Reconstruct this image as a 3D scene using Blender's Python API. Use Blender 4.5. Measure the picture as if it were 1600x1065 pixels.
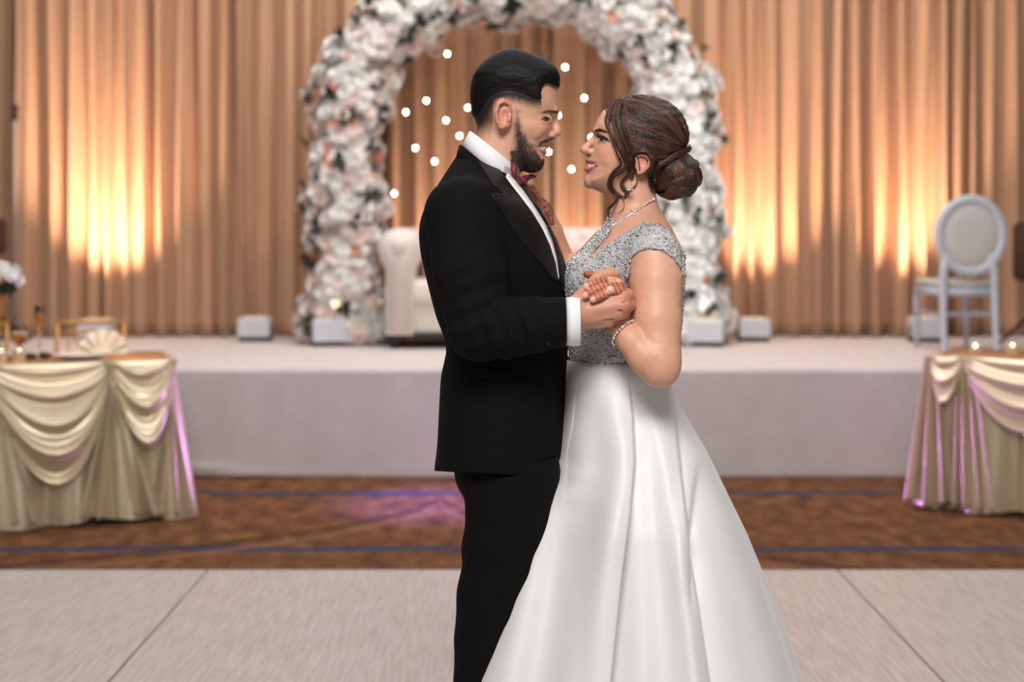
import bpy, bmesh, math, random
import numpy as np
from mathutils import Vector, Matrix
from mathutils.bvhtree import BVHTree
from mathutils.geometry import delaunay_2d_cdt

random.seed(7); RNG = np.random.default_rng(7)
scene = bpy.context.scene
for o in list(bpy.data.objects): bpy.data.objects.remove(o)
COL = scene.collection

# ------------------------------------------------------------------ camera
F = 1600 * 50 / 36.0          # focal length in pixels of the 1600 x 1065 frame
CAM_H = 1.37; HORIZON = 355.0
Y0 = F / 750.0                # distance of the dancing couple
cam_d = bpy.data.cameras.new('camera'); cam = bpy.data.objects.new('camera', cam_d); COL.objects.link(cam)
cam.location = (0, 0, CAM_H); cam.rotation_euler = (math.pi/2, 0, 0)
cam_d.lens = 50; cam_d.sensor_width = 36; cam_d.shift_y = -(532.5-HORIZON)/1600
cam_d.clip_start = 0.05
cam_d.dof.use_dof = True; cam_d.dof.focus_distance = Y0 - 0.06; cam_d.dof.aperture_fstop = 2.4
scene.camera = cam

# ------------------------------------------------------------------ world, light, exposure
scene.view_settings.view_transform = 'Standard'; scene.view_settings.look = 'None'
scene.view_settings.gamma = 1; scene.view_settings.use_curve_mapping = False
scene.view_settings.exposure = 0.0
w = bpy.data.worlds.new('ballroom_ambient'); scene.world = w; w.use_nodes = True
w.node_tree.nodes['Background'].inputs[0].default_value = (1.0, 0.93, 0.88, 1)
w.node_tree.nodes['Background'].inputs[1].default_value = 0.22

def lamp(name, kind, loc, target, energy, color, **kw):
    d = bpy.data.lights.new(name, kind); d.energy = energy; d.color = color
    for k, v in kw.items(): setattr(d, k, v)
    o = bpy.data.objects.new(name, d); COL.objects.link(o); o.location = loc
    o.rotation_euler = (Vector(target)-Vector(loc)).to_track_quat('-Z', 'Y').to_euler()
    return o
# bounced flash up on the ceiling behind the camera, and the ballroom ceiling lamps
lamp('bounced_flash', 'AREA', (-0.1, -0.1, 3.6), (0.1, 3.1, 0.9), 142, (1.0, 0.97, 0.95), shape='RECTANGLE', size=1.5, size_y=1.1)
lamp('ceiling_lamp_stage', 'AREA', (0, 7.6, 5.0), (0, 8.6, 0.6), 185, (1.0, 0.94, 0.91), shape='RECTANGLE', size=6, size_y=1.6)
lamp('added_arch_spot', 'SPOT', (3.4, 5.6, 4.3), (1.15, 9.3, 1.6), 420, (0.86, 0.93, 1.0), spot_size=math.radians(22), spot_blend=.9, shadow_soft_size=.15)  # unseen cool spot added to brighten the right side of the arch
lamp('ceiling_lamp_front', 'AREA', (0, 4.6, 5.2), (0, 5.4, 0), 105, (1.0, 0.95, 0.92), shape='RECTANGLE', size=7, size_y=4)
# ------------------------------------------------------------------ helpers: objects
def S(r, g, b):
    f = lambda c: (c/255/12.92 if c <= 10 else ((c/255+0.055)/1.055)**2.4)
    return (f(r), f(g), f(b), 1)
def at(u, v, Y):
    "world point seen at photo pixel u,v when it stands at distance Y"
    return Vector(((u-800)/F*Y, Y, CAM_H-(v-HORIZON)/F*Y))
def thing(name, label, cat, loc=(0, 0, 0), rz=0, group=None):
    o = bpy.data.objects.new(name, None); COL.objects.link(o); o.empty_display_size = .1
    o.location = loc; o.rotation_euler = (0, 0, rz); o['label'] = label; o['category'] = cat
    if group: o['group'] = group
    return o
def tag(o, label, cat, group=None):
    o['label'] = label; o['category'] = cat
    if group: o['group'] = group
    return o
def mesh_np(name, V, Fc):
    me = bpy.data.meshes.new(name)
    V = np.asarray(V, dtype=np.float32)
    if isinstance(Fc, np.ndarray) and len(Fc):
        n, k = Fc.shape
        me.vertices.add(len(V)); me.vertices.foreach_set('co', V.ravel())
        me.loops.add(n*k); me.loops.foreach_set('vertex_index', Fc.astype(np.int32).ravel())
        me.polygons.add(n); me.polygons.foreach_set('loop_start', np.arange(0, n*k, k, dtype=np.int32))
        me.update(calc_edges=True); me.validate()
    else:
        me.from_pydata([tuple(p) for p in V.tolist()], [], Fc)
    return me
def link(name, me, mat, parent=None, smooth=True, world=True, loc=None, kind=None, label=None):
    "link a mesh; with world=True its vertices are in world space and are re-based on the parent"
    if world and parent is not None:
        M = Matrix.LocRotScale(parent.location, parent.rotation_euler, None).inverted()
        if parent.parent is not None:
            pp = parent.parent
            M = M @ Matrix.LocRotScale(pp.location, pp.rotation_euler, None).inverted()
        me.transform(M)
    if mat is not None and not me.materials: me.materials.append(mat)
    if smooth: me.polygons.foreach_set('use_smooth', [True]*len(me.polygons))
    o = bpy.data.objects.new(name, me); COL.objects.link(o)
    if parent is not None: o.parent = parent
    if loc is not None: o.location = loc
    if kind: o['kind'] = kind
    if label: o['label'] = label
    return o
def bmesh_obj(name, bm, mat, parent=None, smooth=False, world=True, **kw):
    bmesh.ops.recalc_face_normals(bm, faces=bm.faces)
    me = bpy.data.meshes.new(name); bm.to_mesh(me); bm.free()
    return link(name, me, mat, parent, smooth, world, **kw)
def bev_box(bm, lo, hi, bevel=0.0, seg=2, M=None):
    r = bmesh.ops.create_cube(bm, size=1.0); vs = r['verts']
    lo = Vector(lo); hi = Vector(hi); c = (lo+hi)/2; d = hi-lo
    for q in vs: q.co = Vector((q.co.x*d.x, q.co.y*d.y, q.co.z*d.z))+c
    if bevel:
        es = list({e for q in vs for e in q.link_edges})
        rr = bmesh.ops.bevel(bm, geom=es, offset=bevel, segments=seg, profile=.5, affect='EDGES')
        vs = list({q for f in rr['faces'] for q in f.verts} | {q for q in vs if q.is_valid})
    if M is not None:
        for q in vs: q.co = M @ q.co
    return vs
def lathe(prof, n=24, c=(0, 0, 0), cap=True):
    "revolve (r,z) profile -> V,F arrays"
    V = []; Fc = []
    for r, z in prof:
        for k in range(n):
            a = 2*math.pi*k/n; V.append((c[0]+r*math.cos(a), c[1]+r*math.sin(a), c[2]+z))
    m = len(prof)
    for i in range(m-1):
        for k in range(n):
            k2 = (k+1) % n
            Fc.append((i*n+k, i*n+k2, (i+1)*n+k2, (i+1)*n+k))
    if cap: Fc.append(tuple(range(n))[::-1]); Fc.append(tuple((m-1)*n+k for k in range(n)))
    return V, Fc
def tube_mesh(paths, nside=6, taper=True):
    "paths: list of (points Nx3, radii N) -> V,F quads (open strand tubes with closed tips)"
    Vs = []; Fs = []; base = 0
    for P, R in paths:
        P = np.asarray(P, float); R = np.asarray(R, float); n = len(P)
        T = np.gradient(P, axis=0); T /= (np.linalg.norm(T, axis=1, keepdims=True)+1e-9)
        up = np.array([0.3, 1.0, 0.2]); N = np.cross(T, up); N /= (np.linalg.norm(N, axis=1, keepdims=True)+1e-9)
        B = np.cross(T, N)
        a = np.arange(nside)/nside*2*np.pi
        ring = (P[:, None] + R[:, None, None]*(np.cos(a)[None, :, None]*N[:, None]+np.sin(a)[None, :, None]*B[:, None]))
        Vs.append(ring.reshape(-1, 3))
        i = np.arange(n-1)[:, None]*nside; k = np.arange(nside)[None]; k2 = (k+1) % nside
        Fs.append(np.stack([i+k, i+k2, i+nside+k2, i+nside+k], -1).reshape(-1, 4)+base)
        if nside == 4 or nside == 6:
            for off in (0, (n-1)*nside):
                r = base+off+np.arange(nside)
                if nside == 4: Fs.append(r[None])
                else: Fs.append(np.array([[r[0], r[1], r[2], r[3]], [r[0], r[3], r[4], r[5]]]))
        base += n*nside
    return np.concatenate(Vs), np.concatenate(Fs)
def spline(pts, n, closed=False):
    "Catmull-Rom through pts"
    P = np.asarray(pts, float); m = len(P)
    if closed: idx = lambda i: P[i % m]; segs = m
    else: idx = lambda i: P[min(max(i, 0), m-1)]; segs = m-1
    out = []
    for s in np.linspace(0, segs, n, endpoint=not closed):
        i = min(int(s), segs-1); t = s-i
        a, b, c, d = idx(i-1), idx(i), idx(i+1), idx(i+2)
        out.append(.5*((2*b)+(-a+c)*t+(2*a-5*b+4*c-d)*t*t+(-a+3*b-3*c+d)*t**3))
    return np.array(out)
def grid_faces(nu, nv, closed_u=False):
    i = np.arange(nv-1)[:, None]*nu; k = np.arange(nu if closed_u else nu-1)[None]; k2 = (k+1) % nu
    return np.stack([i+k, i+k2, i+nu+k2, i+nu+k], -1).reshape(-1, 4)
def setcol(me, C, name='col'):
    a = me.color_attributes.new(name, 'FLOAT_COLOR', 'POINT')
    C = np.concatenate([C, np.ones((len(C), 1))], 1).astype(np.float32); a.data.foreach_set('color', C.ravel())

# ------------------------------------------------------------------ helpers: materials
def mat(name, color, rough=.6, metal=0., noise=0., nscale=20., nstretch=(1, 1, 1), bump=0., bscale=60., spec=.5, sheen=0., emit=None, estr=0., trans=0., attr=None, sss=0., aniso=0., coat=0., ior=1.5, bstretch=None, alpha=None):
    m = bpy.data.materials.new(name); m.use_nodes = True; nt = m.node_tree; N = nt.nodes; L = nt.links
    b = N['Principled BSDF']
    b.inputs['Base Color'].default_value = color; b.inputs['Roughness'].default_value = rough
    b.inputs['Metallic'].default_value = metal; b.inputs['Specular IOR Level'].default_value = spec
    b.inputs['Sheen Weight'].default_value = sheen; b.inputs['Transmission Weight'].default_value = trans
    b.inputs['IOR'].default_value = ior; b.inputs['Anisotropic'].default_value = aniso; b.inputs['Coat Weight'].default_value = coat
    if sss: b.inputs['Subsurface Weight'].default_value = sss; b.inputs['Subsurface Radius'].default_value = (1, .4, .25); b.inputs['Subsurface Scale'].default_value = .006
    if emit: b.inputs['Emission Color'].default_value = emit; b.inputs['Emission Strength'].default_value = estr
    tc = N.new('ShaderNodeTexCoord')
    src = None
    if attr:
        a = N.new('ShaderNodeAttribute'); a.attribute_name = attr; src = a.outputs['Color']
    if noise or True:
        mp = N.new('ShaderNodeMapping'); mp.inputs['Scale'].default_value = nstretch; L.new(tc.outputs['Object'], mp.inputs[0])
        nz = N.new('ShaderNodeTexNoise'); nz.inputs['Scale'].default_value = nscale; nz.inputs['Detail'].default_value = 4
        L.new(mp.outputs[0], nz.inputs['Vector'])
        mr = N.new('ShaderNodeMapRange'); mr.inputs[1].default_value = .3; mr.inputs[2].default_value = .7
        mr.inputs[3].default_value = 1-max(noise, .02); mr.inputs[4].default_value = 1+max(noise, .02); L.new(nz.outputs[0], mr.inputs[0])
        mx = N.new('ShaderNodeMix'); mx.data_type = 'RGBA'; mx.blend_type = 'MULTIPLY'; mx.inputs['Factor'].default_value = 1
        if src: L.new(src, mx.inputs['A'])
        else: mx.inputs['A'].default_value = color
        L.new(mr.outputs[0], mx.inputs['B']); L.new(mx.outputs['Result'], b.inputs['Base Color'])
    if bump:
        mp2 = N.new('ShaderNodeMapping'); mp2.inputs['Scale'].default_value = bstretch or (1, 1, 1); L.new(tc.outputs['Object'], mp2.inputs[0])
        n2 = N.new('ShaderNodeTexNoise'); n2.inputs['Scale'].default_value = bscale; n2.inputs['Detail'].default_value = 3; L.new(mp2.outputs[0], n2.inputs['Vector'])
        bp = N.new('ShaderNodeBump'); bp.inputs['Strength'].default_value = bump; bp.inputs['Distance'].default_value = .01
        L.new(n2.outputs[0], bp.inputs['Height']); L.new(bp.outputs[0], b.inputs['Normal'])
    return m

# ------------------------------------------------------------------ helpers: implicit surfaces for figures
# figure space: u right, v down, w away from the camera, unit 1/750 m; u,v equal photo pixels in the couple's plane
def fw(P):
    P = np.asarray(P, float)
    return np.stack([(P[:, 0]-800)/750, Y0+P[:, 2]/750, CAM_H-(P[:, 1]-HORIZON)/750], 1)
def wf(P):
    P = np.asarray(P, float)
    return np.stack([P[:, 0]*750+800, (CAM_H-P[:, 2])*750+HORIZON, (P[:, 1]-Y0)*750], 1)
def cp(u, v, w, r=None):
    "centre (and radius) in figure space of a ball seen at photo pixel u,v at depth w"
    k = 1+w/750/Y0
    q = (800+(u-800)*k, HORIZON+(v-HORIZON)*k, w)
    return q if r is None else q+(r*k,)
def smin(a, b, k):
    if k <= 0: return np.minimum(a, b)
    h = np.clip(.5+.5*(b-a)/k, 0, 1); return b+(a-b)*h-k*h*(1-h)
def smax(a, b, k): return -smin(-a, -b, k)
def cone(a, b, ra, rb, sw=1.0):
    a = np.array(a, float); b = np.array(b, float); ab = b-a; L2 = (ab*ab).sum()+1e-9
    def f(P):
        q = P-a; t = np.clip(q@ab/L2, 0, 1)
        return np.linalg.norm(q-t[:, None]*ab, axis=1)-(ra+(rb-ra)*t)
    f.bb = (np.minimum(a-ra, b-rb), np.maximum(a+ra, b+rb)); return f
def chain(pts, k=0):
    "pts (u,v,w,r) -> tube through them"
    fs = [cone(p[:3], q[:3], p[3], q[3]) for p, q in zip(pts[:-1], pts[1:])]
    def f(P):
        d = fs[0](P)
        for g in fs[1:]: d = smin(d, g(P), k)
        return d
    f.bb = (np.min([g.bb[0] for g in fs], 0), np.max([g.bb[1] for g in fs], 0)); return f
def ell(c, r, rot=0.0, axis='w'):
    c = np.array(c, float); r = np.array(r, float); ca, sa = math.cos(rot), math.sin(rot)
    def f(P):
        q = P-c
        if rot:
            i, j = {'w': (0, 1), 'v': (0, 2), 'u': (1, 2)}[axis]
            q = q.copy(); x = q[:, i]*ca+q[:, j]*sa; y = -q[:, i]*sa+q[:, j]*ca; q[:, i] = x; q[:, j] = y
        k0 = np.linalg.norm(q/r, axis=1); k1 = np.linalg.norm(q/(r*r), axis=1)+1e-9
        return k0*(k0-1)/k1
    m = r.max(); f.bb = (c-m, c+m); return f
def polysdf(pts, smooth=True, pad=60, h=1.0):
    P = spline(pts, len(pts)*6, True) if smooth else np.asarray(pts, float)
    lo = P.min(0)-pad; hi = P.max(0)+pad; nx, ny = (np.ceil((hi-lo)/h)).astype(int)+1
    X, Y = np.meshgrid(lo[0]+np.arange(nx)*h, lo[1]+np.arange(ny)*h, indexing='ij')
    D = np.full(X.shape, 1e9); ins = np.zeros(X.shape, bool)
    for a, b in zip(P, np.roll(P, -1, 0)):
        e = b-a; t = np.clip(((X-a[0])*e[0]+(Y-a[1])*e[1])/(e@e+1e-9), 0, 1)
        D = np.minimum(D, (X-a[0]-t*e[0])**2+(Y-a[1]-t*e[1])**2)
        c = (a[1] > Y) != (b[1] > Y)
        with np.errstate(divide='ignore', invalid='ignore'):
            ins ^= c & (X < (b[0]-a[0])*(Y-a[1])/((b[1]-a[1]) if b[1] != a[1] else 1e-9)+a[0])
    D = np.sqrt(D)*np.where(ins, -1, 1)
    def f(u, v):
        x = np.clip((u-lo[0])/h, 0, nx-1.001); y = np.clip((v-lo[1])/h, 0, ny-1.001)
        i = x.astype(int); j = y.astype(int); fx = x-i; fy = y-j
        d = (D[i, j]*(1-fx)*(1-fy)+D[i+1, j]*fx*(1-fy)+D[i, j+1]*(1-fx)*fy+D[i+1, j+1]*fx*fy)
        ex = np.hypot(u-(lo[0]+x*h), v-(lo[1]+y*h))
        return d+ex
    f.lo = lo+pad; f.hi = hi-pad
    return f
def infl(sd, W, R, w0=0.0):
    "solid whose side outline is the polygon, rounded across with half-width W (number or function of u,v)"
    def f(P):
        d = -sd(P[:, 0], P[:, 1]); Wv = W(P[:, 0], P[:, 1]) if callable(W) else W
        a = np.maximum(R-d, 0)/R; b = (P[:, 2]-w0)/Wv
        m = np.minimum(R, Wv)
        return (np.sqrt(a*a+b*b)-1)*m
    f.bb = None; return f
def interp(xs, ys): return lambda x: np.interp(x, xs, ys)
class Field:
    def __init__(s): s.ops = []
    def add(s, f, k=4.0): s.ops.append((0, f, k)); return s
    def sub(s, f, k=2.0): s.ops.append((1, f, k)); return s
    def __call__(s, P):
        d = None
        for t, f, k in s.ops:
            bb = getattr(f, 'bb', None)
            if d is None: d = f(P); continue
            if bb is None:
                e = f(P); d = smin(d, e, k) if t == 0 else smax(d, -e, k); continue
            lo, hi = np.asarray(bb[0], float), np.asarray(bb[1], float); g = k+14
            m = np.all((P > lo-g) & (P < hi+g), axis=1)
            if t == 0:
                far = ~m
                if m.any(): d[m] = smin(d[m], f(P[m]), k)
                if far.any():
                    q = P[far]; dd = np.linalg.norm(np.maximum(np.maximum(lo-q, q-hi), 0), axis=1); d[far] = np.minimum(d[far], np.maximum(dd, 10))
            elif m.any(): d[m] = smax(d[m], -f(P[m]), k)
        return d
def nets(Fd, lo, hi, h, newton=2):
    lo = np.array(lo, float); hi = np.array(hi, float); s = 4
    nc = np.ceil((hi-lo)/(h*s)).astype(int)+1
    ax = [lo[i]+np.arange(nc[i]+1)*h*s for i in range(3)]
    G = np.stack(np.meshgrid(*ax, indexing='ij'), -1).reshape(-1, 3)
    fc = Fd(G).reshape(nc+1)
    cl = lambda A: [A[i:A.shape[0]-1+i, j:A.shape[1]-1+j, k:A.shape[2]-1+k] for i in (0, 1) for j in (0, 1) for k in (0, 1)]
    mark = np.min(np.abs(np.stack(cl(fc))), 0) < h*s*1.9
    n = nc*s
    A = np.repeat(np.repeat(np.repeat(np.where(fc[:-1, :-1, :-1] < 0, -1e3, 1e3).astype(np.float32), s, 0), s, 1), s, 2)
    mk = np.repeat(np.repeat(np.repeat(mark, s, 0), s, 1), s, 2)
    I = np.argwhere(mk)
    vals = np.empty(len(I), np.float32)
    for c in range(0, len(I), 400000): vals[c:c+400000] = Fd(lo+I[c:c+400000]*h)
    A[mk] = vals
    sg = A < 0
    cs = np.stack(cl(sg)).sum(0); act = (cs > 0) & (cs < 8)
    C = np.argwhere(act); idx = np.full(act.shape, -1, np.int32); idx[act] = np.arange(len(C))
    offs = np.array([(i, j, k) for i in (0, 1) for j in (0, 1) for k in (0, 1)])
    cv = np.stack([A[tuple((C+o).T)] for o in offs], 1)
    acc = np.zeros((len(C), 3)); cnt = np.zeros(len(C))
    for a in range(8):
        for b in range(a+1, 8):
            if np.abs(offs[a]-offs[b]).sum() != 1: continue
            m = (cv[:, a] < 0) != (cv[:, b] < 0)
            t = np.where(m, cv[:, a]/(cv[:, a]-cv[:, b]+1e-12), 0); t = np.clip(t, 0.02, .98)
            acc += np.where(m[:, None], offs[a]+t[:, None]*(offs[b]-offs[a]), 0); cnt += m
    V = lo+(C+acc/cnt[:, None])*h
    Q = []
    for d in range(3):
        e1, e2 = [(1, 2), (2, 0), (0, 1)][d]
        o = np.zeros(3, int); o[d] = 1
        sl = tuple(slice(0, sg.shape[i]-o[i]) for i in range(3)); sl2 = tuple(slice(o[i], None) for i in range(3))
        ch = np.argwhere(sg[sl] != sg[sl2])
        ok = (ch[:, e1] > 0) & (ch[:, e2] > 0) & np.all(ch < np.array(idx.shape), axis=1); ch = ch[ok]
        d1 = np.zeros(3, int); d1[e1] = 1; d2 = np.zeros(3, int); d2[e2] = 1
        q = np.stack([idx[tuple((ch-d1-d2).T)], idx[tuple((ch-d2).T)], idx[tuple(ch.T)], idx[tuple((ch-d1).T)]], 1)
        fl = sg[tuple(ch.T)]
        q[~fl] = q[~fl][:, ::-1]
        Q.append(q[(q >= 0).all(1)])
    Q = np.concatenate(Q)
    for it in range(newton):
        f0 = Fd(V); g = np.stack([Fd(V+e)-Fd(V-e) for e in np.eye(3)*.5*h], 1)/h
        st = (f0/np.maximum((g*g).sum(1), .2))[:, None]*g
        V = V-np.clip(st, -h*.7, h*.7)*.9
    return V, Q
def relax(V, Q, n=2, lam=.5):
    E = np.concatenate([Q[:, [0, 1]], Q[:, [1, 2]], Q[:, [2, 3]], Q[:, [3, 0]]])
    for _ in range(n):
        s = np.zeros_like(V); c = np.zeros(len(V))
        for a, b in ((0, 1), (1, 0)):
            np.add.at(s, E[:, a], V[E[:, b]]); np.add.at(c, E[:, a], 1)
        V = V+(s/np.maximum(c, 1)[:, None]-V)*lam
    return V
def merge(parts):
    Vs = []; Qs = []; b = 0
    for V, Q in parts: Vs.append(V); Qs.append(Q+b); b += len(V)
    return np.concatenate(Vs), np.concatenate(Qs)
def sstep(x, a, b):
    t = np.clip((x-a)/(b-a), 0, 1); return t*t*(3-2*t)
def vnoise(P, s, seed=0):
    "cheap smooth value noise in 0..1"
    q = np.asarray(P)*s+seed*17.3; i = np.floor(q).astype(np.int64); f = q-i; f = f*f*(3-2*f)
    def hsh(a): 
        n = (a[:, 0]*73856093 ^ a[:, 1]*19349663 ^ a[:, 2]*83492791) & 0xffff
        return ((n*9301+49297) % 233280)/233280.0
    r = 0
    for dx in (0, 1):
        for dy in (0, 1):
            for dz in (0, 1):
                wgt = np.where(dx, f[:, 0], 1-f[:, 0])*np.where(dy, f[:, 1], 1-f[:, 1])*np.where(dz, f[:, 2], 1-f[:, 2])
                r = r+wgt*hsh(i+np.array([dx, dy, dz]))
    return r
def bvh_of(V, Q): return BVHTree.FromPolygons([tuple(p) for p in V.tolist()], [tuple(q) for q in Q.tolist()])
def patch(poly, bvh, off, thick, step=4.0, smooth=True, w_start=-400, fallback=0.0, npts=None):
    "cloth piece cut to a side-view outline and laid on a surface (figure space); closed solid of given thickness"
    B = spline(poly, npts or len(poly)*5, True) if smooth else np.asarray(poly, float)
    if not smooth:
        q = []
        for a, b in zip(B, np.roll(B, -1, 0)):
            m = max(1, int(np.linalg.norm(b-a)/step)); q += [a+(b-a)*t/m for t in range(m)]
        B = np.array(q)
    sd = polysdf(B, smooth=False, pad=4)
    gx, gy = np.meshgrid(np.arange(B[:, 0].min(), B[:, 0].max(), step), np.arange(B[:, 1].min(), B[:, 1].max(), step))
    gx = gx.ravel(); gy = gy.ravel(); m = sd(gx, gy) < -step*.6
    P = np.concatenate([B, np.stack([gx[m], gy[m]], 1)])
    nb = len(B)
    vo, eo, fo, *_ = delaunay_2d_cdt([Vector(p) for p in P], [(i, (i+1) % nb) for i in range(nb)], [list(range(nb))], 1, 1e-5)
    V = np.zeros((len(vo), 3)); miss = []
    for i, p in enumerate(vo):
        k = 1-120/750/Y0
        o = Vector((p.x, p.y, w_start))
        # cast along the real sight line so that the outline lands where it was traced
        e = Vector((800, HORIZON, -Y0*750)); t = Vector((p.x, p.y, 0)); d = (t-e).normalized()
        hit = bvh.ray_cast(e, d)
        if hit[0] is None: miss.append(i); V[i] = (p.x, p.y, np.nan)
        else: V[i] = hit[0]
    good = [i for i in range(len(vo)) if i not in set(miss)]
    for i in miss:
        d2 = [((vo[i]-vo[j]).length_squared, j) for j in good]; V[i, 2] = V[min(d2)[1], 2] if d2 else fallback
    tri = np.array([f for f in fo if len(f) == 3])
    n = np.zeros_like(V); fn = np.cross(V[tri[:, 1]]-V[tri[:, 0]], V[tri[:, 2]]-V[tri[:, 0]])
    for k in range(3): np.add.at(n, tri[:, k], fn)
    n /= np.linalg.norm(n, axis=1, keepdims=True)+1e-9
    n[n[:, 2] > 0] *= -1
    top = V+n*(off+thick); bot = V+n*(off-1.5)
    N = len(V); a = fn[:, 2] > 0
    tri[a] = tri[a][:, ::-1]
    ed = {}
    for t in tri:
        for x, y in ((t[0], t[1]), (t[1], t[2]), (t[2], t[0])): ed[(x, y)] = 1
    bd = [(x, y) for (x, y) in ed if (y, x) not in ed]
    Fc = [tuple(t) for t in tri.tolist()]+[tuple(int(x)+N for x in t[::-1]) for t in tri]+[(int(y), int(x), int(x)+N, int(y)+N) for x, y in bd]
    return np.concatenate([top, bot]), Fc
def fig(name, VQ, mat_, parent, col=None, **kw):
    V, Q = VQ
    me = mesh_np(name, fw(V), Q)
    if col is not None: setcol(me, col)
    return link(name, me, mat_, parent, True, **kw)
# ================================================================== the setting
# ---- carpet
def carpet_material():
    m = bpy.data.materials.new('patterned_carpet'); m.use_nodes = True; nt = m.node_tree; N = nt.nodes; L = nt.links
    b = N['Principled BSDF']; b.inputs['Roughness'].default_value = .95; b.inputs['Specular IOR Level'].default_value = .1
    tc = N.new('ShaderNodeTexCoord'); sp = N.new('ShaderNodeSeparateXYZ'); L.new(tc.outputs['Object'], sp.inputs[0])
    def M(op, a, b_=None, c=None):
        n = N.new('ShaderNodeMath'); n.operation = op
        for i, v in enumerate((a, b_, c)):
            if v is None: continue
            if isinstance(v, (int, float)): n.inputs[i].default_value = v
            else: L.new(v, n.inputs[i])
        return n.outputs[0]
    def noise(sc, st, det=4):
        mp = N.new('ShaderNodeMapping'); mp.inputs['Scale'].default_value = st; L.new(tc.outputs['Object'], mp.inputs[0])
        n = N.new('ShaderNodeTexNoise'); n.inputs['Scale'].default_value = sc; n.inputs['Detail'].default_value = det; L.new(mp.outputs[0], n.inputs['Vector']); return n.outputs[0]
    mp = N.new('ShaderNodeMapping'); mp.inputs['Rotation'].default_value = (0, 0, .35); mp.inputs['Scale'].default_value = (1.6, .8, 1); L.new(tc.outputs['Object'], mp.inputs[0])
    n0 = N.new('ShaderNodeTexNoise'); n0.inputs['Scale'].default_value = 7; n0.inputs['Detail'].default_value = 6; L.new(mp.outputs[0], n0.inputs['Vector'])
    cr = N.new('ShaderNodeValToRGB'); L.new(n0.outputs[0], cr.inputs[0])
    e = cr.color_ramp.elements; e[0].position = .3; e[0].color = S(86, 56, 42); e[1].position = .72; e[1].color = S(136, 96, 62)
    x = e.new(.5); x.color = S(110, 74, 52)
    # red flecks
    nr = noise(9, (1, 1, 1)); rm = M('MULTIPLY', M('GREATER_THAN', nr, .64), .5)
    mx0 = N.new('ShaderNodeMix'); mx0.data_type = 'RGBA'; L.new(rm, mx0.inputs['Factor']); L.new(cr.outputs[0], mx0.inputs['A']); mx0.inputs['B'].default_value = S(122, 68, 52)
    wob = M('MULTIPLY', M('SUBTRACT', noise(1.2, (1, .3, 1), 2), .5), .16)
    yw = M('ADD', sp.outputs[1], wob)
    # blue bands across the carpet
    pp = M('PINGPONG', M('SUBTRACT', yw, 6.06), .635)
    band = M('LESS_THAN', pp, M('ADD', .02, M('MULTIPLY', noise(2.5, (1, .2, 1)), .055)))
    mx1 = N.new('ShaderNodeMix'); mx1.data_type = 'RGBA'; L.new(M('MULTIPLY', band, .85), mx1.inputs['Factor']); L.new(mx0.outputs['Result'], mx1.inputs['A']); mx1.inputs['B'].default_value = S(58, 66, 84)
    # swooping dark leaf lines
    dx = M('PINGPONG', M('ADD', sp.outputs[0], .36+24), 2.4)
    yl = M('SUBTRACT', 7.30, M('MULTIPLY', M('SQRT', dx), 1.19))
    for k, off in enumerate((0, .16)):
        ln = M('LESS_THAN', M('ABSOLUTE', M('SUBTRACT', M('ADD', sp.outputs[1], off), yl)), .028)
        mx2 = N.new('ShaderNodeMix'); mx2.data_type = 'RGBA'; L.new(M('MULTIPLY', ln, .8-.3*k), mx2.inputs['Factor']); L.new(mx1.outputs['Result'], mx2.inputs['A']); mx2.inputs['B'].default_value = S(66, 44, 44) if k == 0 else S(150, 108, 88)
        mx1 = mx2
    L.new(mx1.outputs['Result'], b.inputs['Base Color'])
    nb = noise(420, (1, 1, 1), 2); bp = N.new('ShaderNodeBump'); bp.inputs['Strength'].default_value = .4; bp.inputs['Distance'].default_value = .004; L.new(nb, bp.inputs['Height']); L.new(bp.outputs[0], b.inputs['Normal'])
    return m
bm = bmesh.new(); bev_box(bm, (-6, -2, -.06), (6, 11.5, 0))
fl = bmesh_obj('floor', bm, carpet_material()); fl['kind'] = 'structure'; fl['label'] = 'rust brown patterned ballroom carpet with blue bands'

# ---- dance floor laid in panels
def floor_panel_material():
    m = mat('dance_floor_laminate', S(206, 198, 192), rough=.42, noise=.05, nscale=3, nstretch=(1, .25, 1))
    nt = m.node_tree; N = nt.nodes; L = nt.links; b = N['Principled BSDF']
    tc = [n for n in N if n.type == 'TEX_COORD'][0]
    mp = N.new('ShaderNodeMapping'); mp.inputs['Rotation'].default_value = (0, 0, .18); mp.inputs['Scale'].default_value = (90, 5, 1); L.new(tc.outputs['Object'], mp.inputs[0])
    n = N.new('ShaderNodeTexNoise'); n.inputs['Scale'].default_value = 1.0; n.inputs['Detail'].default_value = 5; L.new(mp.outputs[0], n.inputs['Vector'])
    cr = N.new('ShaderNodeValToRGB'); L.new(n.outputs[0], cr.inputs[0]); e = cr.color_ramp.elements
    e[0].position = .3; e[0].color = S(172, 162, 155); e[1].position = .62; e[1].color = S(196, 190, 186)
    L.new(cr.outputs[0], b.inputs['Base Color'])
    return m
DF_Y = 5.638; DFM = floor_panel_material()
df = bpy.data.objects.new('floor_dance', None); COL.objects.link(df); df['kind'] = 'structure'; df['label'] = 'off-white laminate dance floor panels laid on the carpet'
px_w = 1.247; py_w = 2.44
bm = bmesh.new(); bev_box(bm, (-3.6, -1.9, .0), (4.0, DF_Y-.006, .009)); bmesh_obj('underlay', bm, mat('dark_seam_board', S(96, 70, 58), .8), df)  # dark board under the panels, visible in the seams
bm = bmesh.new(); bev_box(bm, (0, 0, .003), (px_w-.007, py_w-.006, .015), .0015, 1); bmesh.ops.recalc_face_normals(bm, faces=bm.faces)
pme = bpy.data.meshes.new('floor_panel'); bm.to_mesh(pme); bm.free(); pme.materials.append(DFM)
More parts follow.
